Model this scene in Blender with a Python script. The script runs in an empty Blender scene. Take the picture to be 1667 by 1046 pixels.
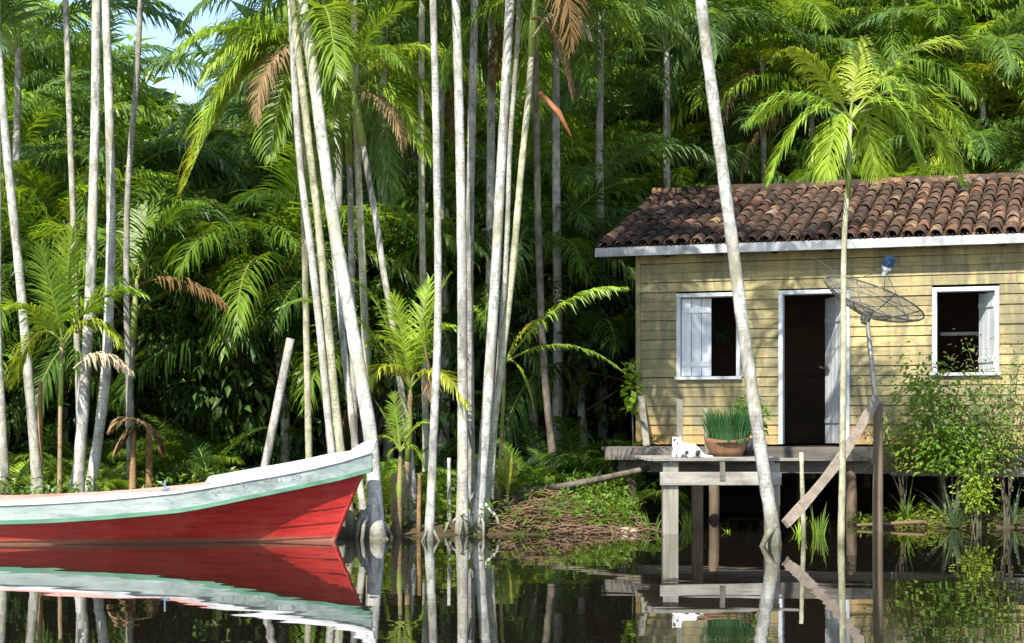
import bpy, math, random
from mathutils import Vector, Matrix
from math import radians, sin, cos, pi, sqrt
random.seed(7)
R = random.Random(11)

# ------------------------------------------------------------------ scene, camera, light
sc = bpy.context.scene
col = sc.collection
FPX, CX, HY, EYE = 2800.0, 833.5, 700.0, 1.16      # focal length in photo pixels, centre, horizon row, eye height
cd = bpy.data.cameras.new('camera'); cam = bpy.data.objects.new('camera', cd); col.objects.link(cam)
cam.location = (0, 0, EYE); cam.rotation_euler = (radians(90), 0, 0)
cd.sensor_width = 36; cd.lens = 36 * FPX / 1667.0
cd.shift_y = (HY - 523.0) / 1667.0
cd.clip_start = 0.1; cd.clip_end = 2000
sc.camera = cam
SUN_EL, SUN_AZ = 45.0, 20.0                       # azimuth: degrees to the left of straight behind the camera
sdir = Vector((-sin(radians(SUN_AZ)) * cos(radians(SUN_EL)), -cos(radians(SUN_AZ)) * cos(radians(SUN_EL)), sin(radians(SUN_EL))))
w = bpy.data.worlds.new('World'); sc.world = w; w.use_nodes = True
nt = w.node_tree; nt.nodes.clear()
sky = nt.nodes.new('ShaderNodeTexSky'); sky.sky_type = 'NISHITA'; sky.sun_disc = False
sky.sun_elevation = radians(SUN_EL); sky.sun_rotation = math.atan2(sdir.x, sdir.y)
sky.air_density = 1.0; sky.dust_density = 0.3; sky.ozone_density = 1.2
bg = nt.nodes.new('ShaderNodeBackground'); bg.inputs[1].default_value = 0.15
ow = nt.nodes.new('ShaderNodeOutputWorld')
nt.links.new(sky.outputs[0], bg.inputs[0]); nt.links.new(bg.outputs[0], ow.inputs[0])
sd = bpy.data.lights.new('sun', 'SUN'); sd.energy = 5.0; sd.angle = radians(0.5); sd.color = (1.0, 0.95, 0.86)
sun = bpy.data.objects.new('sun', sd); col.objects.link(sun)
sun.rotation_euler = sdir.to_track_quat('Z', 'Y').to_euler(); sun.location = sdir * 60
vs = sc.view_settings; vs.view_transform = 'Standard'; vs.look = 'None'; vs.gamma = 1.0; vs.use_curve_mapping = False
vs.exposure = 0.96

def P(px, py, D):
    """photo pixel at depth D (metres in front of the camera) -> world point"""
    return Vector(((px - CX) / FPX * D, D, EYE + (HY - py) / FPX * D))
def lerp(a, b, t): return a + (b - a) * t
def interp(x, tab):
    if x <= tab[0][0]: return tab[0][1]
    for (x0, y0), (x1, y1) in zip(tab, tab[1:]):
        if x <= x1: return y0 + (y1 - y0) * (x - x0) / (x1 - x0)
    return tab[-1][1]

# ------------------------------------------------------------------ mesh helpers
class MB:
    def __init__(s): s.v = []; s.f = []; s.m = []
    def face(s, idx, m=0): s.f.append(idx); s.m.append(m)
    def quad(s, a, b, c, d, m=0):
        n = len(s.v); s.v += [tuple(a), tuple(b), tuple(c), tuple(d)]; s.face((n, n+1, n+2, n+3), m)
    def box(s, lo, hi, m=0, jit=0.0):
        n = len(s.v)
        for z in (lo[2], hi[2]):
            for (x, y) in ((lo[0], lo[1]), (hi[0], lo[1]), (hi[0], hi[1]), (lo[0], hi[1])):
                s.v.append((x + R.uniform(-jit, jit), y + R.uniform(-jit, jit), z + R.uniform(-jit, jit)))
        for q in ((3,2,1,0), (4,5,6,7), (0,1,5,4), (1,2,6,5), (2,3,7,6), (3,0,4,7)): s.face(tuple(n+i for i in q), m)
    def beam(s, a, b, wx, wy, up=Vector((0,0,1)), m=0):
        """rectangular bar from a to b; wx across, wy along up"""
        a = Vector(a); b = Vector(b); d = (b - a).normalized()
        x = d.cross(up)
        if x.length < 1e-4: x = d.cross(Vector((0,1,0)))
        x.normalize(); y = x.cross(d)
        n = len(s.v)
        for p in (a, b):
            for (i, j) in ((-1,-1), (1,-1), (1,1), (-1,1)):
                s.v.append(tuple(p + x * (wx/2*i) + y * (wy/2*j)))
        for q in ((3,2,1,0), (4,5,6,7), (0,1,5,4), (1,2,6,5), (2,3,7,6), (3,0,4,7)): s.face(tuple(n+i for i in q), m)
    def tube(s, pts, rad, seg=8, m=0, cap=True):
        pts = [Vector(p) for p in pts]; n0 = len(s.v)
        if not isinstance(rad, (list, tuple)): rad = [rad] * len(pts)
        ref = None
        for i, p in enumerate(pts):
            t = (pts[min(i+1, len(pts)-1)] - pts[max(i-1, 0)]).normalized()
            if ref is None:
                ref = t.cross(Vector((0, 1, 0.01)))
                if ref.length < 0.05: ref = t.cross(Vector((1, 0, 0)))
            ref = (ref - t * ref.dot(t)).normalized(); o = t.cross(ref)
            for k in range(seg):
                a = 2*pi*k/seg; s.v.append(tuple(p + (ref * cos(a) + o * sin(a)) * rad[i]))
        for i in range(len(pts)-1):
            for k in range(seg):
                a = n0 + i*seg + k; b = n0 + i*seg + (k+1) % seg
                s.face((a, b, b+seg, a+seg), m)
        if cap:
            s.face(tuple(n0 + k for k in range(seg))[::-1], m)
            s.face(tuple(n0 + (len(pts)-1)*seg + k for k in range(seg)), m)
    def lathe(s, prof, seg=20, c=(0,0,0), m=0):
        n0 = len(s.v)
        for (r, z) in prof:
            for k in range(seg):
                a = 2*pi*k/seg; s.v.append((c[0] + r*cos(a), c[1] + r*sin(a), c[2] + z))
        for i in range(len(prof)-1):
            for k in range(seg):
                a = n0+i*seg+k; b = n0+i*seg+(k+1) % seg; s.face((a, b, b+seg, a+seg), m)
    def grid(s, rows, m=0, closed=False):
        n0 = len(s.v); c = len(rows[0])
        for r in rows: s.v += [tuple(p) for p in r]
        for i in range(len(rows)-1):
            for k in range(c-1):
                a = n0+i*c+k; s.face((a, a+1, a+1+c, a+c), m)
    def leaf(s, p, d, n, L, W, m=0, fold=0.18):
        """pointed leaf of four triangles folded on its midrib"""
        d = d.normalized(); x = d.cross(n)
        if x.length < 1e-3: x = d.cross(Vector((1, 0.3, 0)))
        x.normalize(); u = x.cross(d); i = len(s.v)
        mid = p + d*L*0.45; tip = p + d*L - u*L*0.12
        s.v += [tuple(p), tuple(mid + x*W/2 + u*W*fold), tuple(tip), tuple(mid - x*W/2 + u*W*fold), tuple(mid)]
        s.face((i, i+1, i+4), m); s.face((i+1, i+2, i+4), m); s.face((i+2, i+3, i+4), m); s.face((i+3, i, i+4), m)
    def mesh(s, name, mats, smooth=False):
        me = bpy.data.meshes.new(name); me.from_pydata(s.v, [], s.f)
        for mm in (mats if isinstance(mats, (list, tuple)) else [mats]): me.materials.append(mm)
        if any(s.m): me.polygons.foreach_set('material_index', s.m)
        if smooth: me.polygons.foreach_set('use_smooth', [True]*len(me.polygons))
        me.update(); return me
    def build(s, name, mats, parent=None, smooth=False, inv=False, loc=None):
        return add(name, s.mesh(name, mats, smooth), parent, loc)
def add(name, data, parent=None, loc=None):
    o = bpy.data.objects.new(name, data); col.objects.link(o)
    if parent is not None:
        o.parent = parent
    if loc is not None: o.location = loc
    return o
def bevel(o, w_=0.008, seg=1):
    b = o.modifiers.new('bevel', 'BEVEL'); b.width = w_; b.segments = seg; b.limit_method = 'ANGLE'; b.angle_limit = radians(40)
    return o
def tag(o, label=None, cat=None, group=None, kind=None):
    if label: o['label'] = label
    if cat: o['category'] = cat
    if group: o['group'] = group
    if kind: o['kind'] = kind
    return o
def empty(name, loc=(0,0,0), rz=0.0):
    o = bpy.data.objects.new(name, None); col.objects.link(o); o.location = loc; o.rotation_euler = (0, 0, rz)
    o.empty_display_size = 0.1; return o

# ------------------------------------------------------------------ material helpers
class NT:
    def __init__(s, name):
        s.m = bpy.data.materials.new(name); s.m.use_nodes = True; s.t = s.m.node_tree; s.t.nodes.clear()
        s.out = s.n('ShaderNodeOutputMaterial')
    def n(s, typ, **kw):
        x = s.t.nodes.new(typ)
        for k, v in kw.items(): setattr(x, k, v)
        return x
    def l(s, a, b): s.t.links.new(a, b)
    def coord(s, scale=(1,1,1), kind='Object'):
        tc = s.n('ShaderNodeTexCoord'); mp = s.n('ShaderNodeMapping'); mp.inputs['Scale'].default_value = scale
        s.l(tc.outputs[kind], mp.inputs[0]); return mp.outputs[0]
    def pos(s, scale=(1,1,1)):
        g = s.n('ShaderNodeNewGeometry'); mp = s.n('ShaderNodeMapping'); mp.inputs['Scale'].default_value = scale
        s.l(g.outputs['Position'], mp.inputs[0]); return mp.outputs[0]
    def noise(s, vec, scale, detail=4, rough=0.55, dist=0.0):
        x = s.n('ShaderNodeTexNoise'); x.inputs['Scale'].default_value = scale; x.inputs['Detail'].default_value = detail
        x.inputs['Roughness'].default_value = rough; x.inputs['Distortion'].default_value = dist
        if vec is not None: s.l(vec, x.inputs['Vector'])
        return x.outputs['Fac']
    def ramp(s, fac, stops, interp_='LINEAR'):
        r = s.n('ShaderNodeValToRGB'); e = r.color_ramp.elements; r.color_ramp.interpolation = interp_
        while len(e) < len(stops): e.new(0.5)
        for i, (p, c) in enumerate(stops):
            e[i].position = p; e[i].color = (c, c, c, 1) if isinstance(c, (int, float)) else (*c, 1)
        s.l(fac, r.inputs[0]); return r.outputs[0]
    def mix(s, fac, a, b, mode='MIX'):
        x = s.n('ShaderNodeMix', data_type='RGBA', blend_type=mode)
        for v, i in ((fac, 0), (a, 6), (b, 7)):
            if isinstance(v, (int, float)): x.inputs[i].default_value = v
            elif isinstance(v, tuple): x.inputs[i].default_value = (*v, 1) if len(v) == 3 else v
            else: s.l(v, x.inputs[i])
        return x.outputs[2]
    def math(s, op, a, b=0.5):
        x = s.n('ShaderNodeMath', operation=op)
        for v, i in ((a, 0), (b, 1)):
            if isinstance(v, (int, float)): x.inputs[i].default_value = v
            else: s.l(v, x.inputs[i])
        return x.outputs[0]
    def objrand(s): return s.n('ShaderNodeObjectInfo').outputs['Random']
    def island(s): return s.n('ShaderNodeNewGeometry').outputs['Random Per Island']
    def bump(s, h, strength=0.3, dist=0.02):
        b = s.n('ShaderNodeBump'); b.inputs['Strength'].default_value = strength; b.inputs['Distance'].default_value = dist
        s.l(h, b.inputs['Height']); return b.outputs[0]
    def principled(s, colr, rough=0.6, spec=0.4, metal=0.0, normal=None):
        p = s.n('ShaderNodeBsdfPrincipled')
        if isinstance(colr, tuple): p.inputs['Base Color'].default_value = (*colr, 1)
        else: s.l(colr, p.inputs['Base Color'])
        if isinstance(rough, (int, float)): p.inputs['Roughness'].default_value = rough
        else: s.l(rough, p.inputs['Roughness'])
        p.inputs['Specular IOR Level'].default_value = spec; p.inputs['Metallic'].default_value = metal
        if normal is not None: s.l(normal, p.inputs['Normal'])
        return p.outputs[0]
    def done(s, shader): s.l(shader, s.out.inputs[0]); return s.m

def leaf_mat(name, a, b, rough=0.42, trans=0.50, spec=0.45):
    t = NT(name)
    c = t.mix(t.objrand(), a, b)
    isl = t.island()
    c = t.mix(1.0, c, t.ramp(isl, [(0, 0.62), (1, 1.35)]), 'MULTIPLY')
    p = t.principled(c, rough, spec)
    tr = t.n('ShaderNodeBsdfTranslucent')
    t.l(t.mix(1.0, c, (1.6, 1.4, 0.55), 'MULTIPLY'), tr.inputs[0])
    ms = t.n('ShaderNodeMixShader'); ms.inputs[0].default_value = trans
    t.l(p, ms.inputs[1]); t.l(tr.outputs[0], ms.inputs[2])
    return t.done(ms.outputs[0])
def wood_mat(name, a, b, rough=0.8, along=0, dark=0.5, grain=14.0, moss=None, stain=0.4):
    """weathered timber: grain streaks along one local axis, stains, object-to-object tone"""
    t = NT(name)
    scl = [grain]*3; scl[along] = grain*0.06
    v = t.coord(tuple(scl)); g = t.noise(v, 1.0, 6, 0.65, 0.3)
    c = t.mix(t.ramp(g, [(0.3, 0), (0.7, 1)]), a, b)
    c = t.mix(1.0, c, t.ramp(t.objrand(), [(0, 0.72), (1, 1.15)]), 'MULTIPLY')
    st = t.noise(t.pos(), 2.3, 5, 0.6, 0.6)
    c = t.mix(t.math('MULTIPLY', t.ramp(st, [(0.45, 0), (0.72, 1)]), stain), c, tuple(x*dark for x in a))
    if moss:
        mo = t.noise(t.pos(), 4.0, 4, 0.6); c = t.mix(t.ramp(mo, [(0.52, 0), (0.66, 0.75)]), c, moss)
    return t.done(t.principled(c, rough, 0.25, normal=t.bump(g, 0.35, 0.01)))
def plain_mat(name, c, rough=0.6, metal=0.0, var=0.25, scale=6.0, spec=0.4):
    t = NT(name); nz = t.noise(t.coord(), scale, 5)
    cc = t.mix(1.0, c, t.ramp(nz, [(0.25, 1-var), (0.75, 1+var)]), 'MULTIPLY')
    return t.done(t.principled(cc, rough, spec, metal, t.bump(nz, 0.15, 0.01)))
def bark_mat(name, pale, grey, dark, lich=0.5, ringscale=7.0):
    """smooth palm stem: pale lichened bark, broken leaf-scar rings, grey and olive blotches"""
    t = NT(name)
    big = t.noise(t.pos((1, 1, 0.45)), 7.0, 5, 0.65, 0.5); fine = t.noise(t.pos((1, 1, 0.7)), 34, 4, 0.75); mid = t.noise(t.pos((1, 1, 0.6)), 15, 4, 0.7, 0.3)
    c = t.mix(t.ramp(big, [(0.40, 0), (0.56, 1)]), grey, pale)
    c = t.mix(t.ramp(mid, [(0.52, 0), (0.62, 0.7)]), c, tuple(x*0.62 for x in grey))
    c = t.mix(t.ramp(fine, [(0.54, 0), (0.66, lich)]), c, dark)
    wv = t.n('ShaderNodeTexWave', wave_type='BANDS', bands_direction='Z'); wv.inputs['Scale'].default_value = ringscale
    wv.inputs['Distortion'].default_value = 3.0; wv.inputs['Detail'].default_value = 2; wv.inputs['Detail Scale'].default_value = 0.5; t.l(t.pos(), wv.inputs['Vector'])
    ring = t.ramp(wv.outputs['Fac'], [(0.0, 1), (0.12, 0)])
    msk = t.ramp(t.noise(t.pos((3, 3, 1.0)), 1.6, 3), [(0.45, 0), (0.6, 1)])
    c = t.mix(t.math('MULTIPLY', t.math('MULTIPLY', ring, msk), 0.5), c, dark)
    ol = t.noise(t.pos((1, 1, 0.5)), 2.6, 4, 0.6); c = t.mix(t.ramp(ol, [(0.50, 0), (0.64, 0.6)]), c, (0.27, 0.25, 0.15))
    dk = t.noise(t.pos((1, 1, 0.28)), 3.1, 4, 0.6, 0.4); c = t.mix(t.ramp(dk, [(0.57, 0), (0.66, 0.7)]), c, dark)
    sp = t.n('ShaderNodeSeparateXYZ'); t.l(t.pos(), sp.inputs[0])
    wl = t.math('SUBTRACT', sp.outputs[2], t.math('MULTIPLY', big, 0.45))
    c = t.mix(t.ramp(t.math('ADD', wl, 0.5), [(0.30, 0.8), (0.48, 0)]), c, (0.075, 0.072, 0.035))
    c = t.mix(1.0, c, t.ramp(t.objrand(), [(0, 0.80), (1, 1.1)]), 'MULTIPLY')
    h = mid
    return t.done(t.principled(c, 0.8, 0.2, normal=t.bump(h, 0.5, 0.02)))

M = {}
M['leaf_mid'] = leaf_mat('leaf_mid', (0.110, 0.210, 0.022), (0.190, 0.300, 0.032))
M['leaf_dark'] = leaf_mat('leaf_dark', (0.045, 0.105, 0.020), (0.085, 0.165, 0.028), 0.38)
M['leaf_blue'] = leaf_mat('leaf_blue', (0.100, 0.200, 0.060), (0.160, 0.265, 0.080), 0.33)
M['leaf_yellow'] = leaf_mat('leaf_yellow', (0.240, 0.330, 0.026), (0.380, 0.410, 0.040), 0.45, 0.38)
M['leaf_lime'] = leaf_mat('leaf_lime', (0.190, 0.330, 0.026), (0.290, 0.410, 0.036), 0.42, 0.38)
M['leaf_dry'] = leaf_mat('leaf_dry', (0.150, 0.088, 0.036), (0.260, 0.180, 0.095), 0.8, 0.15, 0.1)
M['leaf_pale'] = leaf_mat('leaf_pale', (0.420, 0.340, 0.230), (0.500, 0.420, 0.300), 0.8, 0.2, 0.1)
M['leaf_broad'] = leaf_mat('leaf_broad', (0.075, 0.150, 0.018), (0.145, 0.240, 0.028), 0.36)
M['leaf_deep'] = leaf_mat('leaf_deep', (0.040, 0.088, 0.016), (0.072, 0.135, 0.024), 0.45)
M['leaf_sun'] = leaf_mat('leaf_sun', (0.170, 0.280, 0.025), (0.250, 0.330, 0.035), 0.42)
M['leaf_grey'] = leaf_mat('leaf_grey', (0.10, 0.17, 0.10), (0.17, 0.23, 0.14), 0.45)
M['leaf_herb'] = leaf_mat('leaf_herb', (0.035, 0.120, 0.040), (0.060, 0.160, 0.050))
M['bark_white'] = bark_mat('bark_white', (0.56, 0.55, 0.49), (0.32, 0.31, 0.27), (0.10, 0.092, 0.075))
M['bark_grey'] = bark_mat('bark_grey', (0.44, 0.42, 0.36), (0.24, 0.23, 0.20), (0.08, 0.075, 0.06), 0.6)
M['bark_olive'] = bark_mat('bark_olive', (0.46, 0.44, 0.30), (0.28, 0.27, 0.17), (0.10, 0.09, 0.05), 0.5)
M['bark_brown'] = bark_mat('bark_brown', (0.33, 0.22, 0.12), (0.20, 0.13, 0.07), (0.07, 0.045, 0.03), 0.4)
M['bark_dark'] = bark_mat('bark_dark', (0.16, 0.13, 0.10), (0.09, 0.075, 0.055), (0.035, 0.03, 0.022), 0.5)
M['sheath'] = bark_mat('sheath', (0.34, 0.20, 0.09), (0.24, 0.13, 0.055), (0.09, 0.05, 0.025), 0.5)
M['crownshaft'] = plain_mat('crownshaft', (0.20, 0.25, 0.05), 0.5, var=0.3)
M['dry_sheath'] = plain_mat('dry_sheath', (0.27, 0.105, 0.042), 0.7, var=0.35)

# ------------------------------------------------------------------ ground, water
SHORE = [(-60, 20.5), (-3.2, 20.2), (-1.9, 18.7), (-0.4, 18.9), (0.6, 19.2), (1.35, 19.9), (1.8, 23.2), (2.6, 25.5), (6.5, 25.5), (8.5, 21.5), (60, 20)]
def hnoise(x, y):
    return 0.5*sin(x*1.7+1.3)*cos(y*1.3+.4) + 0.3*sin(x*3.9+y*2.7) + 0.2*sin(x*8.1-y*6.3+2)
def ground(x, y):
    t = y - interp(x, SHORE) + 0.22*hnoise(x*1.3, y*0.6)
    z = -0.7 if t < -3 else (t*0.23 if t < 0 else min(t*0.15, 0.30) + max(0, t-2)*0.018)
    z = max(z, -0.7) + (0.05*hnoise(x*2, y*2) if t > -0.4 else 0)
    g = 0.16 - ((x-5.6)/2.3)**2*0.45 - ((y-21.0)/0.75)**2*0.25 + 0.025*hnoise(x*3, y*3)
    return max(z, g)
t = NT('soil'); nz = t.noise(t.pos(), 1.6, 8, 0.7); nf = t.noise(t.pos(), 14, 5, 0.7)
c = t.mix(t.ramp(nz, [(0.35, 0), (0.65, 1)]), (0.055, 0.036, 0.020), (0.120, 0.085, 0.045))
c = t.mix(t.ramp(nf, [(0.5, 0), (0.7, 0.7)]), c, (0.045, 0.060, 0.018))
M['soil'] = t.done(t.principled(c, 0.95, 0.15, normal=t.bump(nf, 0.8, 0.04)))
b = MB()
xs = [-70, -45, -30, -22, -16] + [-12 + i*0.22 for i in range(110)] + [13, 17, 24, 34, 50, 70]
ys = [-25, 0, 10, 14] + [16 + i*0.2 for i in range(70)] + [30.5, 32, 35, 39, 45, 55, 75, 110]
b.grid([[(x, y, ground(x, y)) for x in xs] for y in ys])
tag(b.build('ground', M['soil'], smooth=True), 'dark soil river bank under the palms', kind='structure')

t = NT('water')
n1 = t.noise(t.pos((0.55, 1.0, 1)), 1.3, 2, 0.5); n2 = t.noise(t.pos((0.9, 1.3, 1)), 4.0, 2, 0.5)
h = t.math('ADD', n1, t.math('MULTIPLY', n2, 0.02))
M['water'] = t.done(t.principled((0.010, 0.0085, 0.0050), 0.012, 0.5, normal=t.bump(h, 0.026, 0.10)))
M['water'].node_tree.nodes['Principled BSDF'].inputs['IOR'].default_value = 1.80
b = MB(); b.grid([[(x, y, 0.0) for x in (-90, -20, 0, 20, 90)] for y in (-40, 0, 15, 25, 40)])
tag(b.build('water', M['water']), 'still black river water mirroring the forest', kind='structure')

# ------------------------------------------------------------------ fronds
def frond_into(mb, pts, n=44, leaflen=0.5, wid=0.034, droop=0.55, spread=62, lift=0.18, rr=0.016, upv=None, rnd=R, fold=0.0):
    """pinnate palm leaf along the rachis polyline pts; leaflets both sides, pulled down by gravity"""
    n = int(n*1.45); wid *= 0.68; droop *= 1.2
    pts = [Vector(p) for p in pts]
    seg = [0.0]
    for a, c_ in zip(pts, pts[1:]): seg.append(seg[-1] + (c_-a).length)
    tot = seg[-1]
    mb.tube(pts, [lerp(rr, rr*0.22, s/tot) for s in seg], 4, 1)
    def at(s):
        for i in range(len(seg)-1):
            if s <= seg[i+1] or i == len(seg)-2:
                u = (s-seg[i])/max(1e-6, seg[i+1]-seg[i]); return pts[i].lerp(pts[i+1], u), (pts[i+1]-pts[i]).normalized()
    G = Vector((0, 0, -1))
    for i in range(n):
        u = 0.16 + 0.84*(i+0.5)/n
        p, T = at(u*tot)
        up = upv if upv is not None else Vector((0, 0, 1))
        side = T.cross(up)
        if side.length < 0.15: side = T.cross(Vector((0.3, 1, 0)))
        side.normalize(); nrm = side.cross(T)
        prof = max(0.30, sin(pi*min(1, (u*0.90+0.12)))**0.5)
        for s in (-1, 1):
            if rnd.random() < 0.07: continue
            L = leaflen*prof*(rnd.uniform(0.78, 1.15) if rnd.random() > .06 else rnd.uniform(.35, .7))
            ang = radians(lerp(spread, 28, u**1.6) + rnd.uniform(-11, 11))
            d = (side*s*sin(ang) + T*cos(ang) + nrm*(lift + rnd.uniform(-0.1, 0.1))).normalized()
            W = wid*rnd.uniform(0.8, 1.15)*(0.6+0.4*prof)
            q = p.copy(); i0 = len(mb.v)
            dd = d.copy()
            for k, wf in ((0, 0.45), (1, 1.0), (2, 0.7)):
                wv = (T - dd*T.dot(dd))
                if wv.length < 1e-3: wv = nrm
                wv = wv.normalized()*W*wf*0.5
                mb.v += [tuple(q - wv), tuple(q + wv)]
                q = q + dd*L/3.0
                dd = (dd + G*droop*rnd.uniform(0.5, 1.5)*(0.55+0.45*k)).normalized()
            mb.v.append(tuple(q))
            mb.face((i0, i0+1, i0+3, i0+2)); mb.face((i0+2, i0+3, i0+5, i0+4)); mb.face((i0+4, i0+5, i0+6))
def arch(L, e0, e1, n=9, pw=1.2, bow=0.0):
    pts = [Vector((0, 0, 0))]; p = Vector((0, 0, 0))
    for i in range(n):
        u = (i+0.5)/n; e = radians(lerp(e0, e1, u**pw)); p = p + Vector((cos(e), bow*(u-.3)*0.5, sin(e)))*L/n; pts.append(p.copy())
    return pts
VAR = [ # L, e0, e1, leaflen, droop
    (2.6, 66, -40, .72, .60), (2.8, 48, -55, .80, .85), (2.6, 22, -76, .74, .95), (2.2, 80, 10, .58, .35),
    (2.9, 55, -45, .82, .80), (2.4, -2, -82, .70, .90), (2.8, 38, -62, .82, 1.0), (2.5, 58, -20, .70, .60)]
FM = {}
for key in ('leaf_mid', 'leaf_dark', 'leaf_blue', 'leaf_yellow', 'leaf_lime', 'leaf_dry', 'leaf_pale'):
    FM[key] = []
rr_ = random.Random(5)
for vi, (L, e0, e1, ll, dr) in enumerate(VAR):
    mb = MB(); frond_into(mb, arch(L, e0, e1, bow=rr_.uniform(-.5, .5)), 46, ll, 0.054, dr, rnd=rr_)
    base = None
    for key in FM:
        me = mb.mesh('frond', [M[key], M['crownshaft'] if key not in ('leaf_dry', 'leaf_pale') else M[key]]); FM[key].append(me)
DRY = []
def crown(root, top, n, keys, rnd, scale=1.0, dead=0, tilt=0.0):
    """fronds of a palm as child objects sharing a few leaf meshes"""
    az0 = rnd.uniform(0, 2*pi)
    order = [3, 0, 7, 4, 0, 1, 4, 6, 1, 2, 6, 2, 5, 2]
    for i in range(n):
        vi = order[min(len(order)-1, int(i*len(order)/n))]
        o = add('frond', FM[rnd.choice(keys)][vi], root, top)
        o.rotation_euler = (rnd.uniform(-.12, .12), rnd.uniform(-.15, .15)+tilt, az0 + i*2.39996 + rnd.uniform(-.2, .2))
        s = scale*rnd.uniform(0.85, 1.12); o.scale = (s, s, s)
    for i in range(dead):
        o = add('dead_frond', FM['leaf_dry'][5], root, top + Vector((0, 0, -0.1)))
        o.rotation_euler = (0, rnd.uniform(0.1, 0.3), rnd.uniform(0, 2*pi)); s = scale*rnd.uniform(0.6, 0.9); o.scale = (s, s, s)

def smooth_path(pts, n):
    """Catmull-Rom resample"""
    pts = [Vector(p) for p in pts]
    if len(pts) == 2: return [pts[0].lerp(pts[1], i/n) for i in range(n+1)]
    P_ = [pts[0]*2 - pts[1]] + pts + [pts[-1]*2 - pts[-2]]; out = []
    m = len(pts)-1
    for i in range(n+1):
        u = i/n*m; k = min(int(u), m-1); f = u-k
        a, b_, c_, d = P_[k], P_[k+1], P_[k+2], P_[k+3]
        out.append(0.5*((2*b_) + (c_-a)*f + (2*a-5*b_+4*c_-d)*f*f + (3*b_-a-3*c_+d)*f**3))
    return out
def trunk_mesh(path, r0, r1, rnd, flare=0.5, seg=10):
    n = len(path)-1; rad = []
    for i in range(n+1):
        u = i/n; z = path[i].z
        r = lerp(r0, r1, u) * (1 + flare*math.exp(-max(0, z)/0.22)) * (1 + 0.035*sin(i*2.4) + rnd.uniform(-.03, .03))
        rad.append(r)
    mb = MB(); mb.tube(path, rad, seg); return mb
def stem_palm(name, label, px, D, wpx, bark, top_z=None, D_top=None, n_frond=5, keys=('leaf_mid', 'leaf_blue', 'leaf_lime'), dead=1, roots=0, flare=0.45,
              fronds=True, group=None, seed=0, base_z=None, fscale=1.0):
    """palm with its trunk through photo pixels px [(x, y)...] top to bottom, standing at depth D"""
    rnd = random.Random(seed*31+3)
    pts = []
    ymax = px[-1][1]; ymin = px[0][1]
    for (x, y) in reversed(px):
        u = (ymax-y)/max(1, ymax-ymin)
        pts.append(P(x, y, lerp(D, D_top or D, u)))
    base = pts[0].copy(); gz = ground(base.x, base.y)
    low = pts[0] - (pts[1]-pts[0]).normalized()*max(0.0, 0.0)
    d0 = (pts[0]-pts[1]).normalized()
    zt = gz - 0.25
    if pts[0].z > zt:
        k = (pts[0].z - zt)/max(0.3, -d0.z); pts.insert(0, pts[0] + Vector((d0.x*0.6*k, d0.y*0.6*k, -(pts[0].z-zt))))
    if top_z and pts[-1].z < top_z:
        d1 = (pts[-1]-pts[-2]).normalized(); k = (top_z - pts[-1].z)/max(0.3, d1.z)
        pts.append(pts[-1] + Vector((d1.x*0.45*k, d1.y*k, 0.5*(top_z-pts[-1].z)))); pts.append(pts[-1] + Vector((d1.x*0.15*k, 0, top_z-pts[-1].z)))
    root = empty(name, (base.x, base.y, gz))
    off = Vector((base.x, base.y, gz))
    pts = [p - off for p in pts]
    path = smooth_path(pts, max(18, int((pts[-1]-pts[0]).length/0.16)))
    mpp = D/FPX
    mb = trunk_mesh(path, wpx[1]*mpp/2*.92, wpx[0]*mpp/2*.90, rnd, flare)
    mb.build('trunk', M[bark], root, smooth=True)
    for i in range(roots):
        a = 2*pi*i/roots + rnd.uniform(-.3, .3); L = rnd.uniform(0.16, 0.34); h = rnd.uniform(0.12, 0.42)
        i0 = min(range(len(path)), key=lambda k_: abs(path[k_].z - h)); p0 = path[i0]
        r = wpx[1]*mpp/2
        d = Vector((cos(a), sin(a), 0))
        q = MB(); q.tube([p0 + d*r*0.6, p0 + d*(r+L*0.4) + Vector((0, 0, -h*0.45)), Vector((path[0].x, path[0].y, 0)) + d*(r+L) + Vector((0, 0, -0.35))],
                         [r*0.30, r*0.26, r*0.2], 6)
        q.build('root', M['bark_grey' if bark != 'bark_brown' else 'bark_brown'], root, smooth=True)
    top = path[-1]
    if fronds:
        dirv = (path[-1]-path[-3]).normalized(); top = top - dirv*(0.0 if n_frond else 0.62)
        sh = MB(); sh.tube([top - dirv*0.15, top + dirv*0.25, top + dirv*0.7], [wpx[0]*mpp*0.62, wpx[0]*mpp*0.6, wpx[0]*mpp*0.25], 8)
        sh.build('crownshaft', M['crownshaft'], root, smooth=True)
        crown(root, top + dirv*0.6, n_frond, keys, rnd, fscale, dead)
    tag(root, label, 'palm', group)
    return root
def own_frond(root, base, tip, arch_px, D, key, n=40, leaflen=0.45, droop=0.6, wid=0.036, D_tip=None, rr=0.014, spread=62, lift=0.15, name='frond'):
    """a single leaf from photo pixel base to tip, its midpoint lifted arch_px above the chord; child of root"""
    rnd = random.Random(int(base[0]*7+tip[1]*3))
    a = P(base[0], base[1], D); c_ = P(tip[0], tip[1], D_tip or D); off = root.location
    m = (a+c_)/2 + Vector((0, 0, arch_px*D/FPX*2))
    pts = []
    for i in range(11):
        u = i/10; pts.append((a*(1-u)**2 + m*2*u*(1-u) + c_*u*u) - off)
    mb = MB(); frond_into(mb, pts, n, leaflen, wid, droop, spread, lift, rr, rnd=rnd)
    o = mb.build(name, [M[key], M['crownshaft'] if key not in ('leaf_dry', 'leaf_pale') else M[key]], root)
    return o
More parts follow.
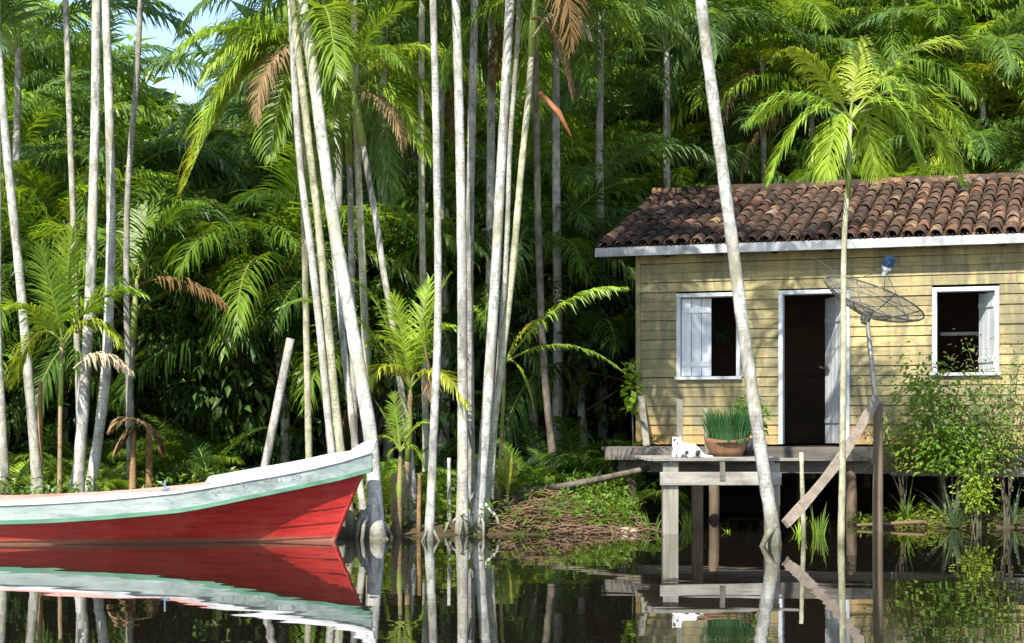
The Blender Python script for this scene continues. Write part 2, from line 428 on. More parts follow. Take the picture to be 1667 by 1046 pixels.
# ------------------------------------------------------------------ house
A = radians(18.5)
HO = Vector((3.93, 22.4, 0.0))                         # a point of the facade at water level, below the door
def fs(px, off=0.0):
    """photo column -> distance along the facade (off = metres behind the facade plane)"""
    k = (px-CX)/FPX; X0 = HO.x + off*sin(A); D0 = HO.y + off*cos(A)
    return (k*D0 - X0)/(cos(A) + k*sin(A))
def fz(px, py, off=0.0):
    s = fs(px, off); D = HO.y + off*cos(A) - s*sin(A); return EYE + (HY-py)*D/FPX
FLOOR = 0.976
house = empty('stilt_house', HO, -A)
tag(house, 'yellow plank stilt house with clay tile roof over the water', 'house')

t = NT('siding')
g = t.noise(t.coord((1.6, 20, 26)), 1.0, 6, 0.65, 0.3); big = t.noise(t.pos((1, 1, 0.45)), 1.7, 5, 0.6, 0.5)
c = t.mix(t.ramp(g, [(0.3, 0), (0.7, 1)]), (0.27, 0.215, 0.088), (0.47, 0.385, 0.172))
c = t.mix(1.0, c, t.ramp(t.objrand(), [(0, 0.72), (1, 1.15)]), 'MULTIPLY')
c = t.mix(t.ramp(big, [(0.42, 0), (0.58, 0.7)]), c, (0.17, 0.15, 0.085))
st2 = t.noise(t.pos((2.2, 2.2, 0.5)), 2.4, 5, 0.65, 0.3); c = t.mix(t.ramp(st2, [(0.50, 0), (0.60, 0.6)]), c, (0.12, 0.11, 0.07))
fn = t.noise(t.pos((5, 5, 20)), 1.6, 5, 0.7); c = t.mix(t.ramp(fn, [(0.52, 0), (0.66, 0.55)]), c, (0.13, 0.11, 0.06))
# damp, rusty lower boards: stain that belongs to the paint near the floor
sp = t.n('ShaderNodeSeparateXYZ'); t.l(t.pos(), sp.inputs[0])
low = t.math('ADD', sp.outputs[2], t.math('MULTIPLY', t.noise(t.pos((1, 1, 0.3)), 3.0, 4), 0.9))
c = t.mix(t.ramp(t.math('SUBTRACT', low, 1.0), [(0.42, 0.6), (0.85, 0)]), c, (0.42, 0.24, 0.07))
dr_ = t.noise(t.pos((9, 9, 0.55)), 1.0, 5, 0.65); c = t.mix(t.ramp(dr_, [(0.54, 0), (0.66, 0.55)]), c, (0.13, 0.125, 0.060))
M['siding'] = t.done(t.principled(c, 0.7, 0.3, normal=t.bump(g, 0.3, 0.008)))
M['white_paint'] = wood_mat('white_paint', (0.46, 0.49, 0.50), (0.72, 0.73, 0.73), 0.55, 2, 0.5, 16, stain=0.5)
M['fascia'] = wood_mat('fascia', (0.30, 0.31, 0.32), (0.62, 0.62, 0.62), 0.6, 2, 0.45, 9, stain=0.8)
M['old_wood'] = wood_mat('old_wood', (0.085, 0.075, 0.062), (0.18, 0.16, 0.135), 0.85, 0, 0.4, 14)
M['grey_wood'] = wood_mat('grey_wood', (0.20, 0.185, 0.155), (0.40, 0.375, 0.32), 0.85, 0, 0.35, 18, stain=0.75)
M['grey_wood_z'] = wood_mat('grey_wood_z', (0.16, 0.148, 0.118), (0.34, 0.315, 0.25), 0.85, 2, 0.35, 18, stain=0.75)
M['post_brown'] = wood_mat('post_brown', (0.10, 0.072, 0.045), (0.21, 0.155, 0.10), 0.85, 2, 0.35, 14)
M['plank_red'] = wood_mat('plank_red', (0.15, 0.115, 0.085), (0.31, 0.255, 0.20), 0.8, 0, 0.5, 12)
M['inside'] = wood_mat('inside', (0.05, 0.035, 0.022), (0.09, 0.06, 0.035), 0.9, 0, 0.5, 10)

SL, SR, BACK = fs(1040), 5.6, 5.5
WIN1 = (fs(1102), fs(1206), fz(1102, 613), fz(1102, 478))
DOOR = (fs(1268), fs(1384), FLOOR, fz(1268, 473))
WIN2 = (fs(1518), fs(1627), fz(1570, 606), fz(1570, 467))
OPEN = [WIN1, DOOR, WIN2]
front = MB(); front.box((SL+0.03, 0.03, FLOOR-0.02), (SL+0.10, 0.10, 3.62)); front.box((SR-0.1, 0.03, FLOOR-0.02), (SR-0.03, 0.10, 3.62))
front.box((SL+0.1, 0.03, 3.5), (SR-0.1, 0.10, 3.62))
wall = front.build('front_wall', M['inside'], house)
ROW = 0.127; z = FLOOR; ri = 0
while z < 3.60:
    z1 = min(z + ROW, 3.62); cuts = sorted([(o[0], o[1]) for o in OPEN if o[2] < z1-0.02 and o[3] > z+0.02])
    x = SL; spans = []
    for (a_, b_) in cuts:
        if a_ > x: spans.append((x, a_))
        x = b_
    spans.append((x, SR))
    for (a_, b_) in spans:
        # one board per span; long spans are made of two lengths butted together
        brk = [a_, b_] if b_-a_ < 2.6 else [a_, a_ + (b_-a_)*R.uniform(.35, .65), b_]
        for p0, p1 in zip(brk, brk[1:]):
            mb = MB(); L = (p1-p0)/2-0.0015; dz = R.uniform(-0.005, 0.004); dy = R.uniform(-0.005, 0.003)
            i0 = len(mb.v)
            for xx in (-L, L):
                mb.v += [(xx, -0.026+dy, 0.002+dz), (xx, -0.010+dy, ROW-0.003+dz), (xx, 0.014, ROW-0.003+dz), (xx, 0.014, 0.002+dz)]
            for q in ((0,1,2,3), (7,6,5,4), (0,4,5,1), (1,5,6,2), (2,6,7,3), (3,7,4,0)): mb.face(tuple(i0+k for k in q))
            o = mb.build('plank', M['siding'], wall, loc=((p0+p1)/2, 0, z))
    z += ROW; ri += 1
# corner board, other walls, floor inside
mb = MB(); mb.box((SL-0.035, -0.034, FLOOR-0.02), (SL+0.03, 0.05, 3.66)); mb.build('corner_board', M['siding'], house)
side = MB(); side.box((SL+0.005, 0.055, FLOOR-0.02), (SL+0.028, BACK, 3.62)); i0 = len(side.v)
side.v += [(SL+0.006, 0.0, 3.62), (SL+0.006, 2.92, 4.72), (SL+0.006, BACK+.3, 3.70), (SL+0.028, 0.0, 3.62), (SL+0.028, 2.92, 4.72), (SL+0.028, BACK+.3, 3.70)]
side.face((i0, i0+1, i0+2)); side.face((i0+5, i0+4, i0+3)); side.build('side_wall', M['siding'], house)
mb = MB(); mb.box((SR-0.025, 0.055, FLOOR-0.02), (SR, BACK, 3.62)); mb.build('side_wall', M['siding'], house)
mb = MB(); mb.box((SL+.03, BACK-0.05, FLOOR-0.02), (SR-.03, BACK, 3.62)); mb.build('back_wall', M['inside'], house)
mb = MB(); mb.box((SL+.03, 2.6, FLOOR-0.01), (SR-.03, 2.65, 3.4)); mb.build('added_partition', M['inside'], house)  # unseen partition added to keep the rooms dark
mb = MB(); mb.box((SL+.03, 0.02, FLOOR-0.06), (SR-.03, BACK-.06, FLOOR-0.03)); mb.build('floor', M['inside'], house)
def frame(o, name, thick=0.055, sill=True, y0=-0.045):
    r = empty(name, ((o[0]+o[1])/2, 0, o[2])); r.parent = house
    hw = (o[1]-o[0])/2; H = o[3]-o[2]
    parts = [((-hw, y0, 0), (-hw+thick, 0.11, H-thick)), ((hw-thick, y0, 0), (hw, 0.11, H-thick)), ((-hw, y0-.003, H-thick), (hw, 0.112, H))]
    for lo, hi in parts:
        q = MB(); q.box(lo, hi); bevel(q.build('jamb' if hi[2] < H-0.01 else 'lintel', M['white_paint'], r), 0.006)
    if sill:
        q = MB(); q.box((-hw-.02, y0-.03, -0.045), (hw+.02, 0.12, -0.002)); bevel(q.build('sill', M['white_paint'], r), 0.006)
    return r, hw, H
def leaf_panel(r, name, hinge_x, wd, h, ang, boards=3, z0=0.01, y=0.02, m='white_paint'):
    """plank shutter or door leaf turned about its hinge edge; wd signed"""
    q = MB(); n = boards; bw = wd/n
    for i in range(n):
        lo, hi = sorted((bw*i+(.003 if wd > 0 else -.003), bw*(i+1)-(.003 if wd > 0 else -.003)))
        q.box((lo, -0.012, z0), (hi, 0.012+0.002*(i % 2), h-0.01))
    for zz in (0.16, 0.84):
        lo, hi = sorted((bw*0.08, wd*0.97)); q.box((lo, -0.026, h*zz-0.035), (hi, -0.0125, h*zz+0.035))
    o = bevel(q.build(name, M[m], r, loc=(hinge_x, y, 0)), 0.003); o.rotation_euler = (0, 0, ang); return o
r, hw, H = frame(WIN1, 'window')
leaf_panel(r, 'shutter', -hw+.056, hw*0.93, H-.055, radians(14), 3)
r, hw, H = frame(DOOR, 'door', sill=False)
dl = leaf_panel(r, 'door_leaf', hw-.058, -(2*hw-.12)*0.98, H-.055, radians(-63), 5)
q = MB(); q.box((-(2*hw-.12)*0.93, -0.055, 1.0), (-(2*hw-.12)*0.70, -0.027, 1.03)); q.tube([(-(2*hw-.12)*0.95, -0.05, 1.015), (-(2*hw-.12)*0.95, -0.10, 1.03), (-(2*hw-.12)*0.86, -0.10, 1.03)], 0.012, 6)
h_ = q.build('door_latch', plain_mat('latch_metal', (0.12, 0.11, 0.10), 0.5, 0.6), r, loc=dl.location); h_.rotation_euler = dl.rotation_euler
r, hw, H = frame(WIN2, 'window')
leaf_panel(r, 'shutter', hw-.056, -hw*0.95, H-.055, radians(-58), 3)
q = MB(); q.box((-hw+.06, 0.5, H*.46), (hw*0.6, 0.53, H*.50)); q.build('inside_rail', M['grey_wood'], r)

# deck, beams and stilts of the house
DY = -0.80
for i in range(5):
    q = MB(); y0 = DY + i*0.162; q.box((SL-.28+R.uniform(-.05, .05), y0+.003, 0.905), (SR+.1, y0+.157, 0.945+R.uniform(-.003, .003))); q.build('deck_board', M['old_wood'], house)
q = MB(); q.box((SL-.25, DY-.03, 0.775), (SR, DY-.001, 0.935), jit=0.004); q.build('rim_beam', M['old_wood'], house)
q = MB(); q.box((SL-.10, DY+.12, 0.62), (SR, DY+.20, 0.76), jit=0.004); q.build('floor_beam', M['old_wood'], house)
q = MB(); q.box((SL-.05, 0.02, 0.72), (SR, 0.14, 0.90), jit=0.004); q.build('floor_beam', M['old_wood'], house)
q = MB(); q.box((SL-.05, BACK-.1, 0.72), (SR, BACK+.05, 0.90), jit=0.004); q.build('floor_beam', M['old_wood'], house)
for (xa, xb, z0, z1) in ((fs(1452, DY), 3.35, .60, .70), (3.36, SR, .585, .69)):
    q = MB(); q.box((xa, DY-.075, z0), (xb, DY-.04, z1), jit=.006); q.build('ledger_board', M['grey_wood'], house)
for i in range(10):
    x = SL + 0.1 + i*0.86; q = MB(); q.box((x, DY, 0.765), (x+.07, BACK, 0.90)); q.build('joist', M['old_wood'], house)
for (x, y) in [(SL+.05, DY+.16), (-1.2, DY+.16), (0.55, DY+.16), (1.9, DY+.16), (3.3, DY+.16), (5.0, DY+.16), (SL+.1, 2.6), (-.6, 2.6), (1.4, 2.6), (3.4, 2.6), (SL+.1, 5.3), (0, 5.3), (2.6, 5.3), (5, 5.3)]:
    wpt = HO + Vector((x*cos(A)+y*sin(A), -x*sin(A)+y*cos(A), 0))
    q = MB(); q.tube([(x, y, ground(wpt.x, wpt.y)-.3), (x+.02, y, 0.3), (x, y, 0.80)], [0.075, 0.07, 0.065], 8); q.build('stilt', M['post_brown'], house, smooth=True)

# roof
EY, RY = -0.30, 2.92
EZ, RZ = 3.585, 4.70
XL, XR = fs(972, EY), 6.0
roof = empty('roof', (0, 0, 0)); roof.parent = house
SLP = sqrt((RY-EY)**2 + (RZ-EZ)**2); pitch = math.atan2(RZ-EZ, RY-EY)
BY = RY + (RY-EY); 
q = MB(); th = 0.03
q.quad((XL, EY, EZ-.05), (XR, EY, EZ-.05), (XR, RY, RZ-.05), (XL, RY, RZ-.05)); q.quad((XL, EY, EZ-.08), (XL, RY, RZ-.08), (XR, RY, RZ-.08), (XR, EY, EZ-.08))
q.quad((XL, RY, RZ-.05), (XR, RY, RZ-.05), (XR, BY, EZ-.05), (XL, BY, EZ-.05)); q.quad((XL, RY, RZ-.08), (XL, BY, EZ-.08), (XR, BY, EZ-.08), (XR, RY, RZ-.08))
q.build('roof_deck', M['inside'], roof)
q = MB(); q.box((XL-.02, EY-.035, 3.475), (XR, EY-.008, 3.595)); bevel(q.build('fascia', M['fascia'], roof), 0.004)
q = MB(); q.beam((XL-.012, EY-.02, 3.53), (XL-.012, RY, RZ-.07), 0.022, 0.11); q.beam((XL-.012, BY, 3.53), (XL-.012, RY, RZ-.075), 0.022, 0.11); q.build('bargeboard', M['old_wood'], roof)
for i in range(12):
    q = MB(); q.box((XL+.15+i*.72, EY, 3.47), (XL+.21+i*.72, EY+.29, 3.52)); q.build('rafter_tail', M['inside'], roof)
def tile_mat(name, stops):
    t = NT(name); rnd = t.objrand(); isl = t.island()
    r_ = t.math('FRACT', t.math('ADD', t.math('MULTIPLY', rnd, 7.31), t.math('MULTIPLY', isl, 3.7)))
    c = t.ramp(r_, stops)
    nz = t.noise(t.pos(), 9, 5, 0.65); c = t.mix(t.ramp(nz, [(0.38, 0), (0.56, 0.85)]), c, (0.034, 0.026, 0.022))
    pt = t.noise(t.pos(), 1.3, 4, 0.6, 0.3); c = t.mix(t.ramp(pt, [(0.42, 0), (0.58, 0.7)]), c, (0.060, 0.040, 0.026))
    lf = t.noise(t.pos(), 27, 4, 0.7); c = t.mix(t.ramp(lf, [(0.60, 0), (0.72, 0.55)]), c, (0.34, 0.31, 0.24))
    return t.done(t.principled(c, 0.85, 0.2, normal=t.bump(nz, 0.5, 0.012)))
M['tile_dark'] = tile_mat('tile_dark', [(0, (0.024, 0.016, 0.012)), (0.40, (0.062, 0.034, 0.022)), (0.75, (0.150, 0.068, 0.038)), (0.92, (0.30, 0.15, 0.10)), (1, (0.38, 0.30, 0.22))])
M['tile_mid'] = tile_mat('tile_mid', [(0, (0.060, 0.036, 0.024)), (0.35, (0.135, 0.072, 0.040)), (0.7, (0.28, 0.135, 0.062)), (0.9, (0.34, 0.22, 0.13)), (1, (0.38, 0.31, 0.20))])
M['tile_orange'] = tile_mat('tile_orange', [(0, (0.22, 0.10, 0.055)), (0.6, (0.38, 0.19, 0.085)), (1, (0.42, 0.29, 0.14))])
COLW = 0.180; NR = 10; EXP = SLP/NR
def tile_shape(L, r0, r1, up=True, seg=7, th=0.014):
    """tapered half-round clay tile along +y, mouth at y=0"""
    mb = MB(); n0 = 0; rows = []
    for (y, r) in ((0, r0), (L, r1)):
        for rad in (r, r-th):
            rows.append([(rad*cos(pi*k/seg)*1.0, y, (rad*sin(pi*k/seg)*0.92) * (1 if up else -1)) for k in range(seg+1)])
    for rw in rows: mb.v += rw
    c_ = seg+1
    for k in range(seg):
        mb.face((k, k+1, 2*c_+k+1, 2*c_+k)); mb.face((c_+k+1, c_+k, 3*c_+k, 3*c_+k+1)); mb.face((k+1, k, c_+k, c_+k+1))
    return mb
tm = {k: tile_shape(EXP+0.07, 0.082, 0.068).mesh('tile', M[k], True) for k in ('tile_dark', 'tile_mid', 'tile_orange')}
rest = MB(); pans = MB()
def put(mb, shape, mat4):
    n = len(mb.v); mb.v += [tuple(mat4 @ Vector(v)) for v in shape.v]
    for f in shape.f: mb.face(tuple(n+i for i in f))
cov = tile_shape(EXP+0.07, 0.082, 0.068); pan = tile_shape(EXP+0.07, 0.075, 0.088, False)
ncol = int((XR-XL)/COLW)
vis_x = fs(1667, EY) + 0.18
for cidx in range(ncol):
    x = XL + 0.095 + cidx*COLW
    skew = R.uniform(-.012, .012)
    for rI in range(NR):
        u = rI*EXP - 0.05
        y = EY + u*cos(pitch); zz = EZ + u*sin(pitch) + 0.045 + R.uniform(-.006, .008)
        rot = Matrix.Translation((x + skew + R.uniform(-.01, .01), y, zz)) @ Matrix.Rotation(pitch-0.035+R.uniform(-.02, .02), 4, 'X') @ Matrix.Rotation(R.uniform(-.03, .03), 4, 'Z')
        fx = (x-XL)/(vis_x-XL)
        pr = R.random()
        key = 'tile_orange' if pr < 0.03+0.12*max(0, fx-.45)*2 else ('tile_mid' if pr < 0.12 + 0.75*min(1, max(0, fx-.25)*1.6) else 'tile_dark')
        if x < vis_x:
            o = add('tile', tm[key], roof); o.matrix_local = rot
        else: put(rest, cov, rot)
        put(pans, pan, Matrix.Translation((x + COLW/2, y, EZ + u*sin(pitch) + 0.055)) @ Matrix.Rotation(pitch-0.02, 4, 'X'))
        # rear slope
        put(rest, cov, Matrix.Translation((x, 2*RY-y, zz)) @ Matrix.Rotation(pi, 4, 'Z') @ Matrix.Rotation(pitch-0.035, 4, 'X'))
tag(rest.build('tile_remainder', M['tile_mid'], roof, True), kind='stuff')
tag(pans.build('channel_tiles', M['tile_dark'], roof, True), kind='stuff')
capm = {k: tile_shape(0.48, 0.105, 0.088).mesh('ridge_tile', M[k], True) for k in ('tile_dark', 'tile_mid', 'tile_orange')}
i = 0; x = XL-0.02
while x < XR-0.3:
    o = add('ridge_tile', capm[R.choice(['tile_orange', 'tile_mid', 'tile_mid', 'tile_dark'] if x > 0.2 else ['tile_mid', 'tile_dark', 'tile_dark'])], roof)
    o.location = (x, RY+R.uniform(-.012, .012), RZ+0.035+R.uniform(-.006, .01)); o.rotation_euler = (0, radians(2)+R.uniform(-.02, .02), -pi/2+R.uniform(-.04, .04)); x += 0.41

# ------------------------------------------------------------------ jetty
JD = 19.2
def jx(px, D=JD): return (px-CX)/FPX*D
jet = empty('jetty', (jx(1090), JD, 0)); jo = jet.location
tag(jet, 'small grey timber jetty on posts in front of the stilt house', 'jetty')
def jb(name, lo, hi, m, jit=0.003, bv=0.006):
    q = MB(); c_ = [(lo[i]+hi[i])/2 for i in range(3)]
    q.box([lo[i]-c_[i] for i in range(3)], [hi[i]-c_[i] for i in range(3)], jit=jit)
    return bevel(q.build(name, M[m], jet, loc=Vector(c_)-jo), bv)
jb('post', (jx(1079), JD-.01, -0.5), (jx(1104), JD+.16, 0.80), 'grey_wood_z', 0.006)
jb('post', (jx(1246), JD-.01, -0.5), (jx(1268), JD+.13, 0.80), 'grey_wood_z', 0.006)
jb('post', (jx(1128, 20.6), 20.6, -0.5), (jx(1145, 20.6), 20.72, 0.76), 'post_brown', 0.006)
jb('post', (jx(1255, 21.0), 21.0, -0.5), (jx(1270, 21.0), 21.1, 0.76), 'post_brown', 0.006)
jb('cross_beam', (jx(1074), JD-.055, 0.545), (jx(1271), JD-.011, 0.695), 'grey_wood', 0.004)
jb('cross_beam', (jx(1074), 20.54, 0.66), (jx(1280), 20.59, 0.765), 'old_wood', 0.004)
for px in (1092, 1175, 1257):
    jb('joist', (jx(px)-.025, JD-.02, 0.765), (jx(px)+.025, 21.3, 0.815), 'grey_wood', 0.002)
q = MB(); q.box((-.028, -.07, -.12), (.028, -.056, .09)); q.build('bracket', M['grey_wood_z'], jet, loc=Vector((jx(1175), JD, 0.72))-jo)
nb = 12
for i in range(nb):
    y0 = JD-.08 + i*0.19
    if y0 > 21.45: break
    jb('deck_board', (jx(1060)+R.uniform(-.05, .05) - (0.0 if i else .02), y0, 0.816), (jx(1275)+R.uniform(-.04, .08) + (0.15 if i == 0 else 0), y0+.182, 0.848+R.uniform(-.003, .003)), 'grey_wood', 0.003, 0.004)
DZ = 0.849

# rail posts and leaning boards
def lone(name, label, cat, pts, rad, mat, seg=8, group=None, rect=None):
    base = Vector(pts[0]); r = [Vector(p)-base for p in pts]; q = MB()
    if rect:
        for a_, b_ in zip(r, r[1:]): q.beam(a_, b_, rect[0], rect[1], up=Vector((0, 1, 0)))
    else:
        pts2 = smooth_path(r, 10); n = len(pts2)-1
        q.tube(pts2, [lerp(rad[0], rad[1], i/n)*(1+R.uniform(-.05, .05)) for i in range(n+1)], seg)
    o = q.build(name, M[mat], None, smooth=not rect, loc=base)
    if rect: bevel(o, 0.006)
    tag(o, label, cat, group); return o
p = P(1107, 740, 20.9); lone('rail_post', 'slim grey wooden post standing behind the white dog on the jetty', 'post', [(p.x, 20.9, DZ-.01), (p.x-.005, 20.9, P(1106, 650, 20.9).z)], None, 'grey_wood_z', rect=(0.075, 0.05))
p = P(1152, 740, 20.7); lone('rail_post', 'short wooden post with dark top beside the planter', 'post', [(p.x, 20.7, DZ-.01), (p.x-.02, 20.7, P(1151, 664, 20.7).z)], (0.034, 0.030), 'grey_wood_z')
p = P(1046, 722, 23.02); lone('leaning_board', 'narrow pale board propped against the house corner', 'board', [(p.x, 22.3, 0.95), (p.x-.02, 23.02, P(1046, 645, 23.02).z)], None, 'grey_wood_z', rect=(0.085, 0.03))

# ------------------------------------------------------------------ dish on its post
SD = 19.75
pb = P(1429, 858, SD); pt = P(1430, 655, SD)
lone('dish_post', 'thick brown timber post that carries the satellite dish', 'post', [(pb.x, SD, -0.6), (pb.x, SD, 0.5), (pt.x, SD, pt.z)], (0.064, 0.055), 'post_brown', 10)
M['dish_metal'] = plain_mat('dish_metal', (0.20, 0.19, 0.17), 0.5, 0.5)
M['dish_pole'] = plain_mat('dish_pole', (0.30, 0.28, 0.25), 0.5, 0.4)
t = NT('dish_mesh'); tr = t.n('ShaderNodeBsdfTransparent'); ms = t.n('ShaderNodeMixShader'); ms.inputs[0].default_value = 0.42
t.l(tr.outputs[0], ms.inputs[1]); t.l(t.principled((0.16, 0.15, 0.12), 0.6, 0.4, 0.3), ms.inputs[2]); M['dish_mesh'] = t.done(ms.outputs[0])
hub = P(1411, 514, SD); foot = pt + Vector((0, 0, -0.05))
dish = empty('satellite_dish', foot); tag(dish, 'wire mesh satellite dish with blue receiver on a leaning pole', 'satellite dish')
q = MB(); q.tube([Vector((0, 0, 0)), (P(1424, 640, SD)-foot), hub-foot], [0.034, 0.030, 0.026], 8); q.build('pole', M['dish_pole'], dish, smooth=True)
ax = Vector((0.30, -0.36, 0.88)).normalized(); e1 = ax.cross(Vector((0, 1, 0))).normalized(); e2 = ax.cross(e1)
RAD, DEP = 0.60, 0.21
hl = hub - foot
def dp(r, a): return hl + (e1*cos(a) + e2*sin(a))*r + ax*(DEP*(r/RAD)**2 + 0.02)
NS = 48
q = MB(); q.grid([[dp(RAD*i/6, 2*pi*k/NS) for k in range(NS+1)] for i in range(1, 7)]); q.build('mesh_bowl', M['dish_mesh'], dish, True)
q = MB(); q.tube([dp(RAD, 2*pi*k/NS) for k in range(NS+1)], 0.011, 6, cap=False); q.build('rim', M['dish_metal'], dish, True)
for k in range(8):
    a = 2*pi*(k+.35)/8; q = MB(); q.tube([dp(RAD*i/6, a)-ax*0.006 for i in range(7)], 0.009, 5); q.build('rib', M['dish_metal'], dish, True)
for f in (0.45, 0.75):
    q = MB(); q.tube([dp(RAD*f, 2*pi*k/24)-ax*0.004 for k in range(25)], 0.005, 4, cap=False); q.build('hoop', M['dish_metal'], dish, True)
q = MB(); q.tube([hl-ax*0.07, hl+ax*0.05], 0.06, 10); q.tube([hl-ax*0.10, hl-ax*0.05], 0.035, 8); q.build('hub', M['dish_metal'], dish)
cs = P(1322, 418, 21.9)-foot; ce = dp(RAD*.98, pi*1.0)
q = MB(); q.tube([cs, cs.lerp(ce, .5)+Vector((0, 0, -.05)), ce], 0.004, 4); q.build('cable', M['dish_metal'], dish)
fp = hl + ax*0.60
for k in range(3):
    a = 2*pi*(k+.1)/3; q = MB(); q.tube([dp(RAD*0.94, a), fp - ax*0.03], 0.0045, 5); q.build('feed_strut', M['dish_metal'], dish)
rc = empty('receiver', fp); rc.parent = dish; rc.rotation_euler = ax.to_track_quat('Z', 'Y').to_euler()
q = MB(); q.lathe([(0, -.09), (.030, -.09), (.030, -.02), (.055, -.015), (.055, .02), (0, .02)], 14); q.build('feed_horn', plain_mat('feed_white', (0.70, 0.70, 0.68), 0.5), rc)
q = MB(); q.box((-.055, -.05, .02), (.055, .05, .14)); q.box((.035, -.03, -.03), (.075, .03, .02)); bevel(q.build('receiver_cap', plain_mat('blue_plastic', (0.025, 0.075, 0.16), 0.4), rc), 0.014, 2)

# plank, sticks
a = P(1279, 852, 17.75); b_ = P(1426, 648, 19.62); rp = []
for i in range(9):
    u = i/8; rp.append(a.lerp(b_, u) + Vector((0.05, 0, -0.045))*sin(pi*u) - a)
q = MB(); rows = []
for i, p_ in enumerate(rp):
    d_ = (rp[min(8, i+1)]-rp[max(0, i-1)]).normalized(); sx = d_.cross(Vector((0, 1, 0))).normalized(); sy = sx.cross(d_); w1 = .050*(1+.12*sin(i*1.9)); w2 = .028
    rows.append([p_-sx*w1-sy*w2, p_+sx*w1-sy*w2, p_+sx*w1+sy*w2, p_-sx*w1+sy*w2, p_-sx*w1-sy*w2])
q.grid(rows); q.face((3, 2, 1, 0)); q.face((40, 41, 42, 43))
tag(bevel(q.build('ramp_plank', M['plank_red'], None, loc=a), .006), 'bowed weathered plank leaning from a palm base up to the dish post', 'plank')
p = P(1309, 880, 18.6); lone('thin_stake', 'thin pale stake standing in the water beside the leaning plank', 'stake', [(p.x+.01, 18.6, -.5), (p.x-.03, 18.6, P(1304, 736, 18.6).z)], (0.030, 0.024), 'bark_olive')
p0, p1 = P(428, 775, 18.75), P(473, 551, 18.85); d = (p0-p1).normalized()
lone('mooring_pole', 'bare leaning pole rising behind the red boat', 'pole', [p0 + d*1.25, p0, p1], (0.050, 0.044), 'bark_grey', 10)
# ------------------------------------------------------------------ boat
BX, BY0 = -1.46, 17.95
ZG = [(0, .935), (.3, .842), (.63, .76), (.95, .70), (1.28, .645), (1.6, .585), (1.92, .535), (2.55, .472), (3.18, .432), (3.8, .408), (5.5, .40), (7.2, .46)]
ZS = [(0, .735), (.1, .71), (.3, .655), (.63, .585), (.95, .52), (1.28, .455), (1.6, .385), (1.92, .333), (2.55, .277), (3.18, .236), (3.8, .22), (5.5, .21), (7.2, .27)]
UL = 7.2
def bg_(u): return 0.025 + 0.64*(1-(1-min(max(u, 0)/3.0, 1))**2.1) - 0.10*max(0, (u-4.5)/2.7)**2
def bw_(u): return interp(u, [(0, .012), (.5, .028), (1, .085), (1.6, .19), (2.3, .345), (3, .47), (3.7, .55), (5, .54), (7.2, .40)])
def stemu(t_): return lerp(0.11, 0.46, t_**0.85)
boat = empty('boat', (BX, BY0, 0)); tag(boat, 'red wooden boat with white deck and pale green gunwale band', 'boat')
t = NT('hull_red'); nz = t.noise(t.coord((1.0, 1, 9)), 3.0, 5, 0.6); big = t.noise(t.coord(), 2.2, 5)
c = t.mix(t.ramp(nz, [(0.3, 0), (0.75, 1)]), (0.25, 0.010, 0.007), (0.45, 0.030, 0.021)); c = t.mix(t.ramp(big, [(0.52, 0), (0.8, 0.5)]), c, (0.46, 0.085, 0.060))
sc_ = t.noise(t.coord((1.2, 6, 16)), 2.6, 5, 0.7); c = t.mix(t.ramp(sc_, [(0.57, 0), (0.68, 0.55)]), c, (0.10, 0.010, 0.010))
sp = t.n('ShaderNodeSeparateXYZ'); t.l(t.pos(), sp.inputs[0])
c = t.mix(t.ramp(t.math('ADD', sp.outputs[2], t.math('MULTIPLY', nz, -0.05)), [(0.0, 0.75), (0.045, 0)]), c, (0.20, 0.12, 0.07))
M['hull_red'] = t.done(t.principled(c, 0.42, 0.4, normal=t.bump(nz, 0.2, 0.006)))
def paint(name, a_, b_, rough=0.5, along=0):
    t = NT(name); s_ = [9, 9, 9]; s_[along] = 0.9
    nz = t.noise(t.coord(tuple(s_)), 1.0, 6, 0.65); bl = t.noise(t.coord((1.2, 4, 4)), 2.0, 5, 0.65)
    c = t.mix(t.ramp(nz, [(0.35, 0), (0.68, 1)]), a_, b_); c = t.mix(t.ramp(bl, [(0.48, 0), (0.66, 0.6)]), c, tuple(x*0.5 for x in a_))
    sc_ = t.noise(t.coord((2, 12, 12)), 3.0, 5, 0.7); c = t.mix(t.ramp(sc_, [(0.58, 0), (0.66, 0.7)]), c, (0.16, 0.13, 0.10))
    return t.done(t.principled(c, rough, 0.4, normal=t.bump(nz, 0.2, 0.006)))
M['boat_white'] = paint('boat_white', (0.52, 0.53, 0.53), (0.72, 0.72, 0.71))
M['boat_pale'] = paint('boat_pale', (0.22, 0.275, 0.25), (0.44, 0.485, 0.46))
M['boat_green'] = paint('boat_green', (0.07, 0.19, 0.115), (0.15, 0.29, 0.20))
M['boat_pink'] = paint('boat_pink', (0.52, 0.17, 0.14), (0.66, 0.34, 0.29))
NP = 40
def hull_pt(p_, t_, s, off=0.0):
    us = stemu(t_); u = us + (p_**1.35)*(UL-us)
    top = bg_(u-0.02)-0.03; 
    if u < 0.25: top = min(top, 0.02 + bg_(u-us)*0.9)
    low = bw_(u-us)
    hb = lerp(min(top, bg_(u-us+0.02)), low, t_**0.9) + off
    if t_ > 0.85: hb *= 1-0.10*(t_-.85)/.15
    zz = lerp(interp(u, ZS)+0.02, -0.10, t_)
    return Vector((-u, -s*max(hb, 0.012), zz))
NPL = 5
for s in (1, -1):
    for k in range(NPL):
        t0, t1 = k/NPL, (k+1)/NPL; rows = []
        for i in range(NP+1):
            p_ = i/NP; rows.append([hull_pt(p_, t1, s, -0.004), hull_pt(p_, t1, s, 0.013), hull_pt(p_, (t0+t1)/2, s, 0.007), hull_pt(p_, t0, s, 0.001), hull_pt(p_, t0, s, -0.004)])
        q = MB(); q.grid(rows); q.build('hull_plank', M['hull_red'], boat)
